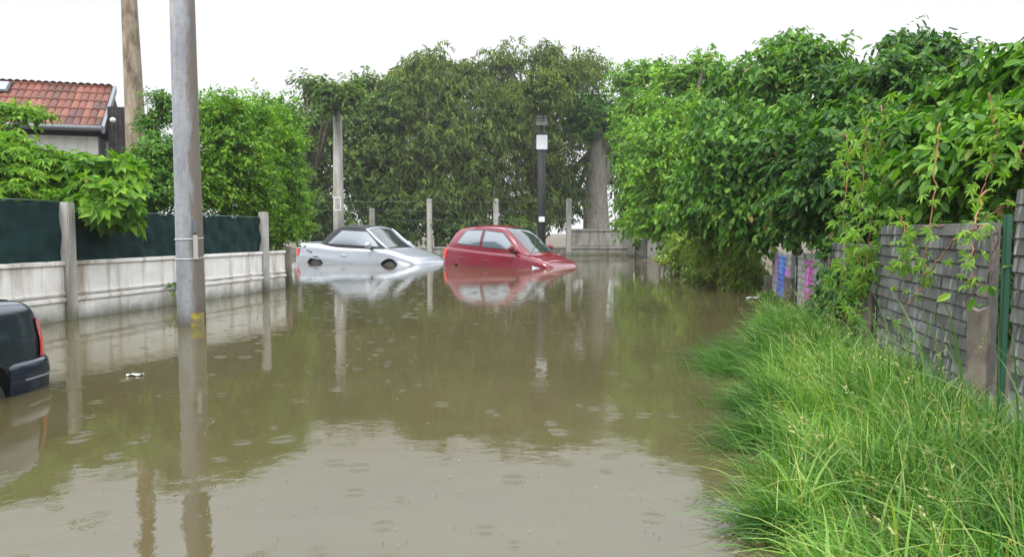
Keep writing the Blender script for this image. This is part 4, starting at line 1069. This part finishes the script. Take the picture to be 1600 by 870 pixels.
# reed-like broad blue-green blades by the wall
n = 46
x, y, u = bank_points(n, 2.6, 5.2, rng, .9); x = np.minimum(wall_x(y) - .12 - rng.random(n) * .35, x + .2)
rb, _ = blades("reed_grass", np.stack([x, y, ground_z(x, y)], 1), rng.uniform(.6, .98, n), np.stack([rng.normal(-.5, .35, n), rng.normal(.1, .5, n), np.zeros(n)], 1), np.clip(rng.normal(.38, .12, n), .1, .7), rng.uniform(.009, .016, n),
               leaf_mat("reed_leaf", [(0, (.07, .16, .06)), (1, (.17, .27, .13))]), seg=7)
tag(rb, "broad grey-green grass blades standing against the block wall", "grass", kind='stuff')
# leafy weeds
for i, (px, py0, py1, Y, lab) in enumerate(((1297, 570, 480, 7.4, "tall weed with tiny white buds in front of the ivy"), (1326, 565, 490, 7.0, "leafy weed beneath the bright vine strands"),
                                            (1365, 575, 478, 6.2, "slender weed beside the concrete post of the ivy gap"), (1240, 560, 505, 8.3, "small weed among dark grass near the painted panels"),
                                            (1420, 600, 520, 5.3, "weed growing at the whitish foot of the block wall"))):
    base = P(px, py0, Y); base.z = max(base.z, float(ground_z(base.x, base.y)))
    base.z = float(ground_z(base.x, base.y)); topp = P(px + 6, py1, Y)
    n_ = 22; t = rng.random(n_)
    wr = empty("weed", base, lab, "weed", "weeds in the bank grass")
    m = MB(); e = topp - base; m.tube([Vector((0, 0, 0)), e * .5 + Vector((.01, 0, 0)), e], [.005, .004, .002], 5); m.build("stem", simple("weed_stem", (.13, .22, .04), .5), wr)
    po = np.array([list(e * float(a_)) for a_ in t]); an = rng.random(n_) * 6.28
    ax = np.stack([np.cos(an), np.sin(an), rng.normal(.1, .3, n_)], 1)
    leaves("leaves", po, ax, np.tile([0, 0, 1.], (n_, 1)) + rng.normal(size=(n_, 3)) * .3, .10 * (1.15 - t), 'lance', LM['vine'], wr)

# ------------------------------------------------------------------ things floating on the water
bp = G(1131, 1322 / (441 - HOR) , 0)
bm = bmesh.new(); bmesh.ops.create_icosphere(bm, subdivisions=3, radius=1)
rr = random.Random(3)
m = MB(); bm.verts.index_update()
m.add([Vector((v.co.x * .085, v.co.y * .06, v.co.z * .05)) * (1 + .35 * math.sin(v.co.x * 9 + 1) * math.sin(v.co.z * 8) + rr.uniform(-.1, .1)) for v in bm.verts], [[v.index for v in f.verts] for f in bm.faces]); bm.free()
tag(m.build("plastic_bag", BLUEP, None, bp + Vector((0, 0, .03))), "crumpled blue plastic bag floating at the foot of the shrubs", "plastic bag")
def scrap(px, py, l, wd, rz, label, mat):
    Y = 1322 / (py - HOR); p = G(px, Y, .008)
    m = MB(); c_, s_ = math.cos(rz), math.sin(rz)
    m.grid(lambda u, v: Vector(((u-.5)*l*c_ - (v-.5)*wd*(1-(2*u-1)**2*.7)*s_, (u-.5)*l*s_ + (v-.5)*wd*(1-(2*u-1)**2*.7)*c_, .012*math.sin(u*5+v*3)**2)), 8, 4)
    b = len(m.v); m.v += [(x, y, z - .005) for x, y, z in m.v]; m.f += [[b + i for i in reversed(f)] for f in m.f]; m.sm += m.sm
    return tag(m.build("paper_scrap", mat, None, p), label, "scrap", "pale scraps floating on the water")
scrap(205, 589, .13, .035, .2, "pale flat scrap floating beyond the reflection of the concrete pole", FOAM)
scrap(1177, 466, .22, .12, .1, "white scrap at the water's edge below the graffiti wall", FOAM)
scrap(1256, 686, .09, .05, .6, "small white scrap caught in the edge of the bank grass", FOAM)
n = 420
rng = np.random.default_rng(77)
yy = 1322 / rng.uniform(35, 505, n); xx = (rng.uniform(60, 1230, n) - 800) / F * yy
ok = (xx < edge_x(yy) - .05) & (xx > fence_x(np.minimum(yy, 15)) + .3); xx, yy = xx[ok], yy[ok]; n = len(xx)
a = rng.random(n) * 6.28
sz = rng.uniform(.008, .026, n) * np.clip(yy / 6, .5, 2.2)
deb = leaves("floating_litter", np.stack([xx, yy, np.full(n, .006)], 1), np.stack([np.cos(a), np.sin(a), np.zeros(n)], 1), np.tile([0, 0, 1.], (n, 1)) + rng.normal(size=(n, 3)) * .015,
             sz, 'oval', leaf_mat("floating_leaf_bits", [(0, (.09, .07, .035)), (.6, (.15, .12, .06)), (.85, (.30, .27, .2)), (1, (.5, .5, .46))]))
tag(deb, "tiny leaf bits and specks drifting on the brown water", "floating litter", kind='stuff')

# ------------------------------------------------------------------ thin rain haze over the street
hz = bpy.data.materials.new("rain_haze"); hz.use_nodes = True; ht = hz.node_tree
for nd in list(ht.nodes):
    if nd.type == 'BSDF_PRINCIPLED': ht.nodes.remove(nd)
pv = ht.nodes.new("ShaderNodeVolumePrincipled"); pv.inputs['Color'].default_value = (.93, .95, .97, 1); pv.inputs['Density'].default_value = 0.0008
pv.inputs['Anisotropy'].default_value = .2
ht.links.new(pv.outputs[0], ht.nodes["Material Output"].inputs['Volume'])
m = MB(); m.box((0, 0, 5.3), (680, 680, 13.6)); tag(m.build("haze", hz), "thin pale rain haze filling the street", "haze", kind='stuff')
